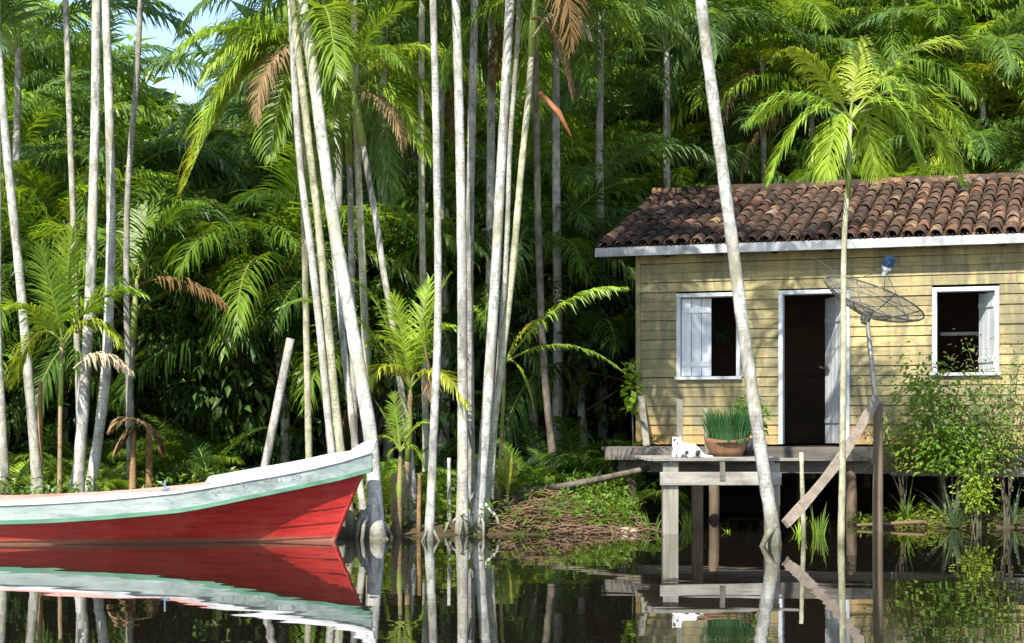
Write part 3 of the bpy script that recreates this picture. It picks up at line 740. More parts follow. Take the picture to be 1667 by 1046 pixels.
def sheer(u, s, out, z): return Vector((-u, -s*(bg_(u)+out), z))
us_ = [0.0, .03, .07, .12, .2] + [.3 + i*0.23 for i in range(31)]
us_ = [u for u in us_ if u < UL] + [UL]
def ribbon(fn, name, mat, s):
    q = MB(); rows = []
    for u in us_:
        r_ = [Vector(p_) for p_ in fn(u, s)]; rows.append(r_ + [r_[0]])
    q.grid(rows); n = len(rows[0])-1
    q.face(tuple(range(n))); k = (len(rows)-1)*(n+1); q.face(tuple(k+i for i in range(n))[::-1])
    return q.build(name, M[mat], boat)
for s in (1, -1):
    ribbon(lambda u, s: [sheer(u, s, -.03, interp(u, ZS)-.0), sheer(u, s, .012, interp(u, ZS)+.0), sheer(u, s, .03, interp(u, ZG)-.012), sheer(u, s, -.03, interp(u, ZG)-.012)], 'gunwale_band', 'boat_pale', s)
    ribbon(lambda u, s: [sheer(u, s, .010, interp(u, ZS)-.012), sheer(u, s, .042, interp(u, ZS)-.008), sheer(u, s, .042, interp(u, ZS)+.034), sheer(u, s, .013, interp(u, ZS)+.034)], 'rub_rail', 'boat_green', s)
    ribbon(lambda u, s: [sheer(u, s, -.11 if u > .4 else -.02, interp(u, ZG)-.012), sheer(u, s, .045, interp(u, ZG)-.012), sheer(u, s, .045, interp(u, ZG)+.014), sheer(u, s, -.11 if u > .4 else -.02, interp(u, ZG)+.016)], 'gunwale_cap', 'boat_white', s)
    # pink coaming inside the gunwale, aft of the foredeck
    q = MB(); rows = []
    for u in [1.62 + i*0.35 for i in range(16)]:
        zz = interp(u, ZG); hb = bg_(u)-.10
        rows.append([Vector((-u, -s*hb, zz+.016)), Vector((-u, -s*(hb-.005), zz+.055)), Vector((-u, -s*(hb-.03), zz+.055)), Vector((-u, -s*(hb-.04), zz-.06)), Vector((-u, -s*(hb-.02), zz-.06))])
    q.grid(rows); q.build('coaming', M['boat_pink'], boat)
q = MB(); rows = []
for u in [0.0, .05, .12, .25, .45, .7, .95, 1.2, 1.45, 1.68]:
    hb = max(bg_(u)-.09 if u > .4 else bg_(u)-.0, .012); zz = interp(u, ZG)+.012; cb = 0.10*min(1, u/.5+.25)
    rows.append([Vector((-u, -hb*k, zz + cb*(1-k*k))) for k in (1, .75, .5, .25, 0, -.25, -.5, -.75, -1)])
rows.append([Vector((-1.68, v.y, interp(1.68, ZG)-.10)) for v in rows[-1]])
q.grid(rows); q.build('foredeck', M['boat_white'], boat, True)
q = MB()
q.v += [(0.055, -.03, 1.075), (0.055, .03, 1.075), (-.10, .03, 1.03), (-.10, -.03, 1.03), (0.0, -.04, .90), (0.0, .04, .90), (-.30, .05, .90), (-.30, -.05, .90),]
for f in ((0,1,2,3), (0,4,5,1), (3,2,6,7), (0,3,7,4), (1,5,6,2), (4,7,6,5)): q.face(f)
bevel(q.build('stemhead', M['boat_white'], boat), 0.012, 2)
q = MB(); q.v += [(0.035, -.03, .93), (0.035, .03, .93), (-.22, .03, .93), (-.22, -.03, .93), (-.06, -.045, .735), (-.06, .045, .735), (-.26, .06, .735), (-.26, -.06, .735)]
for f in ((0,1,2,3), (0,4,5,1), (3,2,6,7), (0,3,7,4), (1,5,6,2), (4,7,6,5)): q.face(f)
bevel(q.build('bow_knee', M['boat_white'], boat), 0.01)
q = MB(); q.tube([(-stemu(t_)+.012, 0, lerp(interp(stemu(t_), ZS)+.03, -.10, t_)) for t_ in [i/8 for i in range(9)]], 0.032, 8); q.build('stem_post', M['hull_red'], boat, True)
q = MB(); q.grid([[Vector((-u, -k*(bw_(u-.46)*0.85), 0.06)) for k in (1, 0, -1)] for u in [1.6 + i*.37 for i in range(15)]]); q.build('bottom_boards', M['boat_pink'], boat)
q = MB(); hp = [hull_pt(1, t_, 1) for t_ in (0, .25, .5, .75, 1)]; hq = [hull_pt(1, t_, -1) for t_ in (0, .25, .5, .75, 1)]
q.grid([[a_, b__] for a_, b__ in zip([Vector((-UL, -bg_(UL), .46))]+hp, [Vector((-UL, bg_(UL), .46))]+hq)]); q.build('transom', M['hull_red'], boat)
for u in (3.0, 4.6):
    q = MB(); q.box((-u-.12, -bg_(u)+.13, .27), (-u+.12, bg_(u)-.13, .30)); q.build('thwart', M['boat_pink'], boat)
u = 2.05; q = MB(); q.tube([(-u, -bg_(u)+.05, interp(u, ZG)+.01), (-u, -bg_(u)+.05, interp(u, ZG)+.13)], 0.010, 6); q.tube([(-u-.04, -bg_(u)+.05, interp(u, ZG)+.03), (-u+.05, -bg_(u)+.04, interp(u, ZG)+.05)], 0.012, 6)
q.build('cleat', plain_mat('cleat_metal', (0.20, 0.30, 0.40), 0.4, 0.5), boat)
# worn lettering on the band: strokes too faded to read
q = MB(); rl = random.Random(3); u = 0.70
f = lambda uu, zz: sheer(uu, 1, lerp(.012, .03, (zz-interp(uu, ZS))/(interp(uu, ZG)-.012-interp(uu, ZS)))+.0025, zz)
while u < 1.62:
    zg, zs = interp(u, ZG), interp(u, ZS); a_, b_ = sorted((rl.uniform(.48, .88), rl.uniform(.48, .88)))
    if rl.random() < .35: b_ = a_ + .10
    z0, z1, wl = lerp(zs, zg, a_), lerp(zs, zg, b_), rl.uniform(.006, .022)
    q.quad(f(u, z0), f(u+wl, z0), f(u+wl, z1), f(u, z1)); u += wl + rl.choice([.003, .006, .010, .03])
q.build('faded_lettering', plain_mat('letter_grey', (0.24, 0.27, 0.27), 0.7, var=0.5, scale=30), boat)

# ------------------------------------------------------------------ dog on the jetty
DO = P(1118, 744, 19.55); DO.z = DZ-.006
dog = empty('dog', DO); tag(dog, 'small white dog with dark patches lying on the jetty', 'dog')
verts = [ # x right, y away, z up, rx, ry
    (0.00, 0.02, 0.085, .085, .080), (0.075, 0.02, 0.080, .082, .075), (-0.06, 0.01, 0.10, .080, .085), (-0.105, -0.01, 0.145, .055, .060), (-0.115, -0.03, 0.185, .056, .055),
    (-0.120, -0.075, 0.175, .034, .030), (-0.120, -0.105, 0.168, .024, .022),
    (0.14, 0.02, 0.055, .060, .052), (0.19, -0.01, 0.025, .024, .022), (0.245, -0.03, 0.018, .014, .014), (0.30, -0.03, 0.016, .010, .010),
    (0.10, -0.055, 0.05, .050, .048), (0.045, -0.085, 0.028, .026, .026), (0.00, -0.095, 0.022, .020, .018),
    (-0.085, -0.06, 0.06, .036, .040), (-0.095, -0.115, 0.028, .022, .022), (-0.10, -0.165, 0.022, .020, .018),
    (-0.14, 0.02, 0.06, .034, .038), (-0.150, -0.06, 0.028, .022, .022), (-0.155, -0.12, 0.022, .020, .018),
    (-0.150, -0.015, 0.222, .014, .018), (-0.165, -0.012, 0.240, .006, .008), (-0.080, -0.015, 0.222, .014, .018), (-0.065, -0.012, 0.240, .006, .008)]
edges = [(0,1), (0,2), (2,3), (3,4), (4,5), (5,6), (1,7), (7,8), (8,9), (9,10), (1,11), (11,12), (12,13), (2,14), (14,15), (15,16), (2,17), (17,18), (18,19), (4,20), (20,21), (4,22), (22,23)]
me = bpy.data.meshes.new('body'); me.from_pydata([v[:3] for v in verts], edges, [])
t = NT('dog_coat'); tc = t.coord()
base = (0.80, 0.79, 0.76); c = None
for (x, y, zz, r_) in ((0.125, -0.085, 0.055, .042), (-0.005, -0.07, 0.065, .026), (-0.15, -0.06, 0.215, .026)):
    vm = t.n('ShaderNodeVectorMath', operation='DISTANCE'); t.l(tc, vm.inputs[0]); vm.inputs[1].default_value = (x, y, zz)
    f = t.ramp(t.math('ADD', vm.outputs['Value'], t.math('MULTIPLY', t.noise(tc, 60, 3), 0.012)), [(r_, 1), (r_+.012, 0)])
    c = t.mix(f, c if c is not None else base, (0.05, 0.045, 0.04))
M['dog_coat'] = t.done(t.principled(c, 0.85, 0.15, normal=t.bump(t.noise(tc, 90, 4), 0.5, 0.006)))
M['black'] = plain_mat('black', (0.012, 0.011, 0.010), 0.35)
me.materials.append(M['dog_coat'])
body = add('body', me, dog)
body.modifiers.new('skin', 'SKIN').use_smooth_shade = True
me.skin_vertices[0].data.foreach_set('radius', [c_ for v in verts for c_ in v[3:5]])
for i in range(len(verts)): me.skin_vertices[0].data[i].use_root = (i == 0)
body.modifiers.new('sub', 'SUBSURF').levels = 2; body.modifiers['sub'].render_levels = 2
q = MB(); q.lathe([(0, .012), (.010, .008), (.012, 0), (.008, -.008), (0, -.010)], 8); q.build('nose', M['black'], dog, True, loc=(-0.120, -0.128, 0.172))
for x in (-.140, -.098):
    q = MB(); q.lathe([(0, .008), (.006, .005), (.008, 0), (.005, -.006), (0, -.008)], 8); q.build('eye', M['black'], dog, True, loc=(x, -0.079, 0.198))

# ------------------------------------------------------------------ planter, pots and small plants on the jetty
def blades(root, name, n, h, spread, wid, mat, rnd, lean=0.4, r0=0.05, c0=Vector((0, 0, 0)), seg=3):
    q = MB()
    for i in range(n):
        a = rnd.uniform(0, 2*pi); r_ = r0*sqrt(rnd.random()); p_ = c0 + Vector((cos(a)*r_*spread[0], sin(a)*r_*spread[1], 0))
        d_ = Vector((cos(a), sin(a), 0)); hh = h*rnd.uniform(.6, 1.1); ln = lean*rnd.uniform(.2, 1.2); side_ = Vector((-sin(a), cos(a), 0))
        if rnd.random() < .5: side_ = Vector((1, 0, 0))
        i0 = len(q.v)
        for k in range(seg):
            u = k/seg; c_ = p_ + d_*(hh*ln*u*u) + Vector((0, 0, hh*(u-0.25*ln*u*u))); ww = wid*(1-u*.6)*.5
            q.v += [tuple(c_-side_*ww), tuple(c_+side_*ww)]
        q.v.append(tuple(p_ + d_*hh*ln + Vector((0, 0, hh*(1-.25*ln)))))
        for k in range(seg-1): q.face((i0+2*k, i0+2*k+1, i0+2*k+3, i0+2*k+2))
        q.face((i0+2*seg-2, i0+2*seg-1, i0+2*seg))
    return q.build(name, M[mat], root)
pl = P(1183, 743, 20.3); pl.z = DZ-.003
root = empty('planter', pl); tag(root, 'rusty brown trough planter full of grassy green herbs', 'planter')
M['rust'] = plain_mat('rust', (0.17, 0.085, 0.045), 0.8, var=0.5, scale=9)
q = MB(); rows = []
for (f, zz) in ((.62, 0), (.74, .06), (.92, .16), (1.0, .215), (.95, .215), (.85, .16), (.3, .15)):
    rows.append([Vector((0.275*f*cos(2*pi*k/24), 0.17*f*sin(2*pi*k/24), zz + (.02*cos(4*pi*k/24) if zz > .2 else 0))) for k in range(25)])
q.grid(rows); q.face(tuple(range(24))[::-1]); q.build('basin', M['rust'], root, True)
q = MB(); q.lathe([(0, .165), (.20, .165)], 16); q.build('soil', M['soil'], root)
blades(root, 'herb_blades', 620, 0.47, (1.15, .8), 0.014, 'leaf_herb', random.Random(2), .42, .21, Vector((.02, 0, .15)))
def leafy(root, name, mat, n, rx, rz, L, W, rnd, c0, dz=0.0, lay=0.6):
    q = MB()
    for i in range(n):
        while True:
            v = Vector((rnd.uniform(-1, 1), rnd.uniform(-1, 1), rnd.uniform(-1, 1)))
            if v.length < 1: break
        p_ = c0 + Vector((v.x*rx, v.y*rx, v.z*rz)); d_ = (Vector((v.x, v.y, v.z*.4)) + Vector((rnd.uniform(-.6, .6), rnd.uniform(-.6, .6), rnd.uniform(-.7, .3)))).normalized()
        nn = Vector((rnd.uniform(-.5, .5), rnd.uniform(-.9, .2), 1)).normalized(); q.leaf(p_, d_, nn, L*rnd.uniform(.6, 1.15), W*rnd.uniform(.7, 1.1))
    return q.build(name, M[mat], root)
pp = P(1217, 742, 20.9); pp.z = DZ-.003
root = empty('potted_plant', pp); tag(root, 'leafy plant in a dark pot between planter and leaning palm', 'plant')
q = MB(); q.lathe([(0, 0), (.085, 0), (.115, .22), (.105, .22), (.095, .19), (0, .19)], 16); q.build('pot', plain_mat('dark_pot', (0.035, 0.035, 0.04), 0.5), root, True)
q = MB()
for i in range(7):
    a = i*.9; q.tube([(0, 0, .18), (cos(a)*.06, sin(a)*.06, .38), (cos(a)*.13, sin(a)*.13, .58)], [.007, .006, .003], 5)
q.build('stem', M['crownshaft'], root); leafy(root, 'foliage', 'leaf_mid', 420, .21, .28, .085, .05, random.Random(8), Vector((.03, 0, .48)))
# ------------------------------------------------------------------ slender palms along the bank (each one traced stem by stem)
LK = ('leaf_mid', 'leaf_mid', 'leaf_lime', 'leaf_blue')
stem_palm('slender_palm', 'white palm trunk with mossy foot, cut by the picture edge behind the boat', [(-4, 300), (-3, 560), (3, 680), (8, 800)], 22.6, (12, 18), 'bark_white', 8.5, seed=1, keys=LK, flare=.6)
t1 = stem_palm('slender_palm', 'white palm trunk curving up from thick ringed base beside brown sheath', [(-6, 40), (0, 110), (12, 257), (28, 410), (38, 512), (46, 610), (58, 750), (62, 808)], 22.2, (12, 20), 'bark_white', 9, seed=2, keys=LK, flare=.6)
stem_palm('slender_palm', 'thin brownish grey palm stem behind the tall white pair', [(107, 0), (113, 190), (118, 320), (122, 460), (128, 640), (130, 800)], 23.2, (10, 12), 'bark_grey', 8.6, seed=3, keys=LK)
t4 = stem_palm('slender_palm', 'bright white palm trunk standing straight behind the boat amidships', [(157, 0), (155, 200), (151, 340), (147, 470), (138, 630), (125, 808)], 21.9, (14, 22), 'bark_white', 9.5, seed=4, keys=LK, flare=.5)
t5 = stem_palm('slender_palm', 'grey white palm trunk crossing behind the straight white one', [(172, 0), (177, 150), (180, 300), (180, 420), (171, 620), (146, 808)], 22.4, (13, 20), 'bark_white', 10.4, seed=5, keys=LK, flare=.5)
stem_palm('slender_palm', 'thin grey brown palm stem leaning right toward the open sky', [(229, 0), (222, 130), (213, 240), (207, 340), (206, 480), (210, 640), (212, 800)], 23.0, (10, 12), 'bark_grey', 10.2, seed=6, keys=LK)
stem_palm('slender_palm', 'thick white palm trunk rising behind the bow tip, leaning left upward', [(492, 0), (508, 104), (524, 225), (540, 341), (553, 420), (573, 532), (589, 625), (604, 720), (614, 875)], 18.35, (19, 27), 'bark_white', 9.8, seed=7, keys=LK, roots=7, D_top=18.9)
stem_palm('slender_palm', 'slim olive white palm stem left of the thick trunk behind the bow', [(478, 20), (490, 120), (502, 225), (516, 341), (524, 420), (538, 570), (554, 730), (572, 860)], 18.75, (12, 16), 'bark_olive', 9.6, seed=8, keys=LK)
stem_palm('slender_palm', 'outermost slim pale palm stem of the clump behind the bow', [(476, 60), (482, 177), (490, 281), (506, 404), (524, 569), (540, 737), (556, 860)], 18.95, (11, 15), 'bark_white', 9.2, seed=9, keys=LK)
stem_palm('slender_palm', 'narrow pale palm stem tucked against the thick trunk behind the bow', [(530, 300), (546, 424), (560, 569), (577, 713), (596, 872)], 18.65, (10, 14), 'bark_white', 5.2, seed=10, keys=('leaf_mid',), n_frond=6, D_top=19.6)
stem_palm('slender_palm', 'straight yellowish palm stem behind the bow clump', [(577, 50), (580, 200), (586, 341), (590, 430), (595, 560), (600, 700), (606, 850)], 20.6, (12, 14), 'bark_olive', 7.6, seed=11, keys=LK)
t12 = stem_palm('slender_palm', 'shaded grey palm stem bending right above the young palms', [(587, 215), (600, 289), (613, 361), (624, 440), (638, 520), (650, 610), (660, 680), (671, 780), (674, 862)], 19.6, (11, 13), 'bark_grey', None, seed=12, keys=LK, n_frond=7, fscale=.55)
stem_palm('slender_palm', 'thin pale palm stem seen high up behind the single white stem', [(687, 0), (686, 200), (688, 420), (692, 640), (694, 840)], 22.5, (10, 12), 'bark_olive', 8, seed=14, keys=LK)
stem_palm('slender_palm', 'single white palm stem bowing gently at the water edge', [(705, 0), (709, 160), (713, 420), (712, 560), (707, 680), (702, 800), (698, 884)], 18.05, (11, 17), 'bark_white', 7.4, seed=15, keys=LK, roots=3)
stem_palm('slender_palm', 'tall white palm trunk with ringed base, straightest of the right clump', [(742, 0), (747, 160), (752, 420), (753, 640), (753, 780), (752, 872)], 19.15, (14, 21), 'bark_white', 8.2, seed=16, keys=LK, roots=4)
stem_palm('slender_palm', 'grey palm trunk half hidden behind the straightest white trunk', [(773, 0), (769, 160), (764, 420), (765, 640), (769, 862)], 19.6, (13, 16), 'bark_grey', 8.4, seed=17, keys=LK)
stem_palm('slender_palm', 'white palm trunk leaning right from the mossy clump beside the root pile', [(830, 0), (822, 160), (814, 301), (808, 420), (797, 600), (783, 790), (776, 868)], 19.2, (15, 20), 'bark_white', 8.0, seed=18, keys=LK, roots=4)
t19 = stem_palm('slender_palm', 'pale palm trunk with brown topped crownshaft leaning outermost beside the root pile', [(866, 70), (860, 160), (848, 281), (836, 420), (820, 560), (803, 700), (791, 800), (787, 864)], 19.45, (11, 15), 'bark_olive', None, seed=19, keys=('leaf_mid', 'leaf_yellow'), n_frond=7, dead=0, fscale=.7)
stem_palm('slender_palm', 'thin brownish stem between the two leaning trunks of the clump', [(838, 130), (830, 241), (824, 420), (810, 620), (796, 862)], 19.9, (8, 10), 'bark_grey', 6.4, seed=20, keys=LK, n_frond=6)
t21 = stem_palm('slender_palm', 'lone mottled white palm trunk leaning across the house front', [(1141, 0), (1153, 100), (1169, 220), (1185, 341), (1198, 440), (1212, 550), (1228, 660), (1244, 770), (1257, 850), (1262, 890)], 17.35, (20, 25), 'bark_white', 6.9, seed=21, keys=LK, flare=.25)
for (xa, ya, xb, yb) in ((1260, 856, 1240, 890),):
    q = MB(); a = P(xa, ya, 17.33)-t21.location; b_ = P(xb, yb, 17.2)-t21.location; q.tube([a, a.lerp(b_, .5)+Vector((0, 0, .02)), b_, b_+Vector((b_.x-a.x, 0, -.3))], [.05, .034, .026, .02], 6); q.build('root', M['bark_grey'], t21, True)
t22 = stem_palm('slender_palm', 'thin straight palm stem before the doorway bearing a yellow green crown', [(1384, 200), (1381, 290), (1374, 400), (1373, 560), (1372, 700), (1371, 790), (1369, 886)], 17.55, (8, 14), 'bark_olive', None, seed=22, keys=('leaf_yellow',), n_frond=0, dead=0, fronds=True, flare=.15)
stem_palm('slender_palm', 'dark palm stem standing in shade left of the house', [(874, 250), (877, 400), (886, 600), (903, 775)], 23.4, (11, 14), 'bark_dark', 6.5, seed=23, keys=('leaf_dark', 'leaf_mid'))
# crown of the thin palm before the door
DC = 17.55
for (b0, tp, ar, k, ll) in [((1385, 195), (1560, 75), 46, 'leaf_yellow', .50), ((1390, 190), (1570, 220), 60, 'leaf_lime', .48), ((1385, 195), (1572, 300), 66, 'leaf_lime', .46), ((1384, 195), (1345, 290), 48, 'leaf_lime', .42),
                        ((1384, 192), (1292, 78), 14, 'leaf_yellow', .36), ((1384, 196), (1225, 200), 42, 'leaf_lime', .42), ((1384, 196), (1250, 295), 60, 'leaf_lime', .44), ((1386, 195), (1425, 285), 60, 'leaf_lime', .46), ((1384, 190), (1405, 60), 10, 'leaf_yellow', .30), ((1386, 195), (1500, 270), 62, 'leaf_lime', .42)]:
    own_frond(t22, b0, tp, ar, DC, k, 44, ll, .55, .030, D_tip=DC + R.uniform(-.5, .6))
# leaves seen singly in front of the dark forest
own_frond(t19, (866, 30), (930, 150), 40, 19.4, 'leaf_dry', 40, .45, .7, .03)
own_frond(t19, (868, 60), (960, 60), 40, 19.4, 'leaf_pale', 34, .34, .8, .025)
q = MB(); a = P(878, 150, 19.4)-t19.location; b_ = P(930, 222, 19.3)-t19.location; q.tube([a, a.lerp(b_, .5)+Vector((.03, 0, .03)), b_], [.025, .038, .010], 6); q.build('dry_sheath', M['dry_sheath'], t19, True)
# big hanging leaves at the left of the bow clump
p8 = stem_palm('young_palm', 'palm with long yellowing leaves hanging beside the bow clump', [(490, 110), (494, 300), (500, 600), (505, 850)], 20.2, (10, 14), 'bark_olive', None, seed=31, n_frond=0, dead=0)
for (b0, tp, ar, k, ll, dr) in [((490, 95), (302, 300), 70, 'leaf_yellow', .80, .45), ((488, 90), (292, 85), 42, 'leaf_lime', .65, .7), ((490, 95), (360, 190), 62, 'leaf_yellow', .75, .5), ((489, 95), (325, 235), 78, 'leaf_lime', .75, .5), ((492, 95), (560, 200), 50, 'leaf_mid', .5, .7),
                            ((492, 92), (520, 10), 8, 'leaf_mid', .4, .4), ((490, 95), (330, 130), 46, 'leaf_lime', .5, .8), ((492, 95), (440, 260), 60, 'leaf_mid', .5, .7)]:
    own_frond(p8, b0, tp, ar, 20.0, k, 52, ll, dr, .040, D_tip=20.0+R.uniform(-.9, -.2), spread=74, lift=.28)
p9 = stem_palm('young_palm', 'palm with a glowing yellow green arching leaf behind the bow clump', [(565, 165), (570, 300), (575, 600), (580, 850)], 21.2, (10, 13), 'bark_grey', None, seed=32, n_frond=0, dead=0)
for (b0, tp, ar, k, ll, dr) in [((565, 160), (716, 195), 72, 'leaf_yellow', .60, .8), ((565, 160), (700, 260), 60, 'leaf_lime', .6, .7), ((565, 160), (480, 230), 60, 'leaf_mid', .5, .7), ((565, 160), (600, 60), 12, 'leaf_mid', .4, .4), ((565, 160), (640, 330), 60, 'leaf_blue', .6, .7), ((565, 160), (520, 330), 50, 'leaf_mid', .5, .7)]:
    own_frond(p9, b0, tp, ar, 21.0, k, 46, ll, dr, .04, D_tip=21.0+R.uniform(-.6, .6))
p1 = stem_palm('young_palm', 'young palm with bright arching leaves and a dry pale leaf behind the boat', [(100, 560), (98, 680), (97, 806)], 21.6, (7, 9), 'bark_brown', None, seed=33, n_frond=0, dead=0)
for (b0, tp, ar, k, ll, dr) in [((102, 555), (232, 480), 34, 'leaf_lime', .52, .45), ((100, 555), (118, 372), 6, 'leaf_lime', .42, .12), ((100, 555), (18, 625), 44, 'leaf_yellow', .45, .6), ((100, 558), (10, 500), 22, 'leaf_lime', .45, .5), ((102, 556), (66, 400), 8, 'leaf_mid', .4, .25), ((104, 560), (195, 560), 36, 'leaf_yellow', .40, .7)]:
    own_frond(p1, b0, tp, ar, 21.3, k, 42, ll, dr, .040, D_tip=21.3+R.uniform(-.7, .2))
own_frond(p1, (120, 600), (208, 600), 22, 21.1, 'leaf_pale', 34, .42, 1.1, .04, name='dead_frond')
p2 = stem_palm('young_palm', 'palm dropping one big brown dead leaf over the dark water edge', [(222, 462), (214, 620), (214, 800)], 23.4, (9, 12), 'bark_dark', None, seed=34, n_frond=0, dead=0)
own_frond(p2, (228, 462), (378, 506), 26, 23.1, 'leaf_dry', 46, .5, .9, .045, name='dead_frond')
for (b0, tp, ar, k, ll, dr) in [((222, 460), (330, 330), 40, 'leaf_mid', .6, .7), ((222, 460), (300, 400), 50, 'leaf_dark', .6, .7), ((222, 460), (160, 380), 30, 'leaf_mid', .5, .7), ((222, 460), (250, 300), 10, 'leaf_mid', .5, .4), ((222, 460), (380, 370), 60, 'leaf_dark', .6, .7)]:
    own_frond(p2, b0, tp, ar, 23.4, k, 42, ll, dr, .045, D_tip=23.4+R.uniform(-.5, .8))
# young bright palms between the two clumps
p3 = stem_palm('young_palm', 'bright yellow green young palm between the two trunk clumps', [(668, 640), (664, 740), (656, 862)], 19.5, (9, 12), 'bark_brown', None, seed=35, n_frond=0, dead=0)
for (b0, tp, ar, k, ll, dr) in [((668, 630), (560, 455), 46, 'leaf_lime', .36, .4), ((668, 630), (700, 455), 10, 'leaf_lime', .36, .2), ((668, 630), (745, 540), 40, 'leaf_lime', .36, .5), ((668, 630), (600, 560), 36, 'leaf_yellow', .34, .5), ((668, 632), (760, 660), 40, 'leaf_yellow', .34, .6),
                            ((668, 632), (590, 640), 40, 'leaf_yellow', .32, .6), ((668, 632), (640, 480), 10, 'leaf_lime', .34, .3), ((668, 632), (455, 500), 60, 'leaf_mid', .36, .55), ((668, 632), (730, 450), 20, 'leaf_lime', .34, .35)]:
    own_frond(p3, b0, tp, ar, 19.5, k, 36, ll, dr, .034, D_tip=19.5+R.uniform(-.5, .5))
own_frond(p3, (690, 560), (705, 650), 10, 19.3, 'leaf_dry', 30, .22, .8, .03, name='dead_frond')
p4 = stem_palm('young_palm', 'small spiky palm sprouting at the foot of the thick trunk', [(652, 740), (650, 800), (648, 862)], 18.9, (8, 12), 'bark_brown', None, seed=36, n_frond=0, dead=0)
for (b0, tp, ar, k, ll, dr) in [((652, 735), (612, 655), 6, 'leaf_lime', .20, .2), ((652, 735), (640, 640), 4, 'leaf_mid', .2, .2), ((652, 735), (700, 690), 16, 'leaf_lime', .2, .4), ((652, 735), (610, 720), 16, 'leaf_lime', .2, .5), ((652, 735), (690, 760), 20, 'leaf_lime', .2, .5), ((652, 735), (625, 780), 24, 'leaf_lime', .2, .5)]:
    own_frond(p4, b0, tp, ar, 18.8, k, 26, ll, dr, .026)
p5 = stem_palm('young_palm', 'young palm with orange stem spreading two long leaves toward the house', [(822, 600), (818, 680), (812, 800)], 20.6, (5, 7), 'bark_brown', None, seed=37, n_frond=0, dead=0)
for (b0, tp, ar, k, ll, dr) in [((822, 590), (1012, 468), 34, 'leaf_lime', .46, .75), ((822, 590), (1015, 605), 36, 'leaf_mid', .22, .6), ((822, 588), (868, 660), 26, 'leaf_lime', .18, .6), ((822, 590), (880, 520), 14, 'leaf_yellow', .25, .5), ((822, 590), (770, 500), 14, 'leaf_lime', .3, .5)]:
    own_frond(p5, b0, tp, ar, 20.4, k, 40, ll, dr, .036)
p6 = stem_palm('palm_seedling', 'small yellow green palm seedling standing upright by the root pile', [(826, 800), (826, 815)], 20.3, (4, 5), 'crownshaft', None, seed=38, n_frond=0, dead=0)
for tp in ((820, 735), (832, 738), (808, 752), (842, 755)):
    own_frond(p6, (826, 800), tp, 3, 20.3, 'leaf_yellow', 16, .15, .1, .03)
# brown sheathed stubs
for (x, y0, y1, D, wd, lb) in ((66, 620, 806, 22.5, 9, 'dry brown palm stub behind the ringed white trunk'), (217, 700, 800, 22.2, 11, 'short orange brown palm stub topped with dry leaves'),
                           (243, 698, 800, 22.4, 11, 'short tan palm stub right of the dry leaved stub'), (641, 770, 866, 19.1, 8, 'orange brown palm sucker left of the single white stem'), (683, 770, 872, 19.0, 7, 'reddish brown sucker touching the single white stem'),
                           (731, 745, 860, 19.6, 7, 'broken pale stump between the single stem and the straight trunk')):
    a = P(x, y0, D); b_ = P(x+R.uniform(-3, 3), y1, D); gz = ground(b_.x, b_.y)
    lone('palm_stub', lb, 'stump', [(b_.x, D, gz-.2), (lerp(a.x, b_.x, .4), D, lerp(a.z, gz, .5)), a], (wd*D/FPX*.6, wd*D/FPX*.42), 'sheath' if x != 731 else 'bark_white')
st = empty('fallen_frond', P(218, 715, 22.1)); tag(st, 'dry orange palm leaf draped over the short stubs', 'palm leaf')
for (b0, tp, ar) in (((245, 700), (180, 700), 18), ((225, 690), (262, 735), 18), ((240, 690), (190, 735), 14)): own_frond(st, b0, tp, ar, 22.1, 'leaf_dry', 26, .3, .7, .05)
# ------------------------------------------------------------------ forest behind
def proj(p_): return CX + p_.x/p_.y*FPX, HY - (p_.z-EYE)/p_.y*FPX
rf = random.Random(42)
TR = {}
for k, key in enumerate(('bark_grey', 'bark_dark', 'bark_olive')):
    mb = trunk_mesh(smooth_path([Vector((0, 0, -.4)), Vector((.05, 0, 1.5)), Vector((-.04, .03, 3.2)), Vector((0, 0, 5.0))], 26), .085, .05, rf, .35, 8)
    TR[key] = mb.mesh('trunk', M[key], True)
def forest_palm(x, y, h, keys, n, sc_, label, group, dead=1, bark='bark_grey'):
    gz = ground(x, y); root = empty('forest_palm', (x, y, gz), rf.uniform(0, 6.28))
    tr_ = add('trunk', TR[bark], root); tr_.scale = (1, 1, (h+.05)/5.0)
    crown(root, Vector((0, 0, h-.05)), n, keys, rf, sc_, dead)
    tag(root, label, 'palm', group); return root
ZONE = [(70, 'behind the mossy footed white trunk'), (250, 'behind the tall white trunks beyond the boat'), (460, 'in the dark gap around the leaning pole'), (620, 'behind the trunk clump at the bow'),
        (740, 'behind the single white stem'), (870, 'behind the clump beside the root pile'), (1050, 'between the root pile and the house'), (1240, 'over the left end of the tiled roof'), (1450, 'behind the yellow green crown'), (9999, 'over the right end of the tiled roof')]
def zone(px_):
    for a_, b__ in ZONE:
        if px_ < a_: return b__
def in_house(x, y, m):
    loc = Vector((x-HO.x, y-HO.y, 0)); lx = loc.x*cos(A) - loc.y*sin(A); ly = loc.x*sin(A) + loc.y*cos(A)
    return lx > SL-m and ly < BACK+m, lx > SL-m
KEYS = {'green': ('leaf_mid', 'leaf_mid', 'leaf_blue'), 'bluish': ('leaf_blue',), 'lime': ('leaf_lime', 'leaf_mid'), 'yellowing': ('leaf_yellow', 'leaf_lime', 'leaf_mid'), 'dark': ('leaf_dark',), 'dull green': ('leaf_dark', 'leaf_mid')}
cnt = 0; tries = 0; placed = []
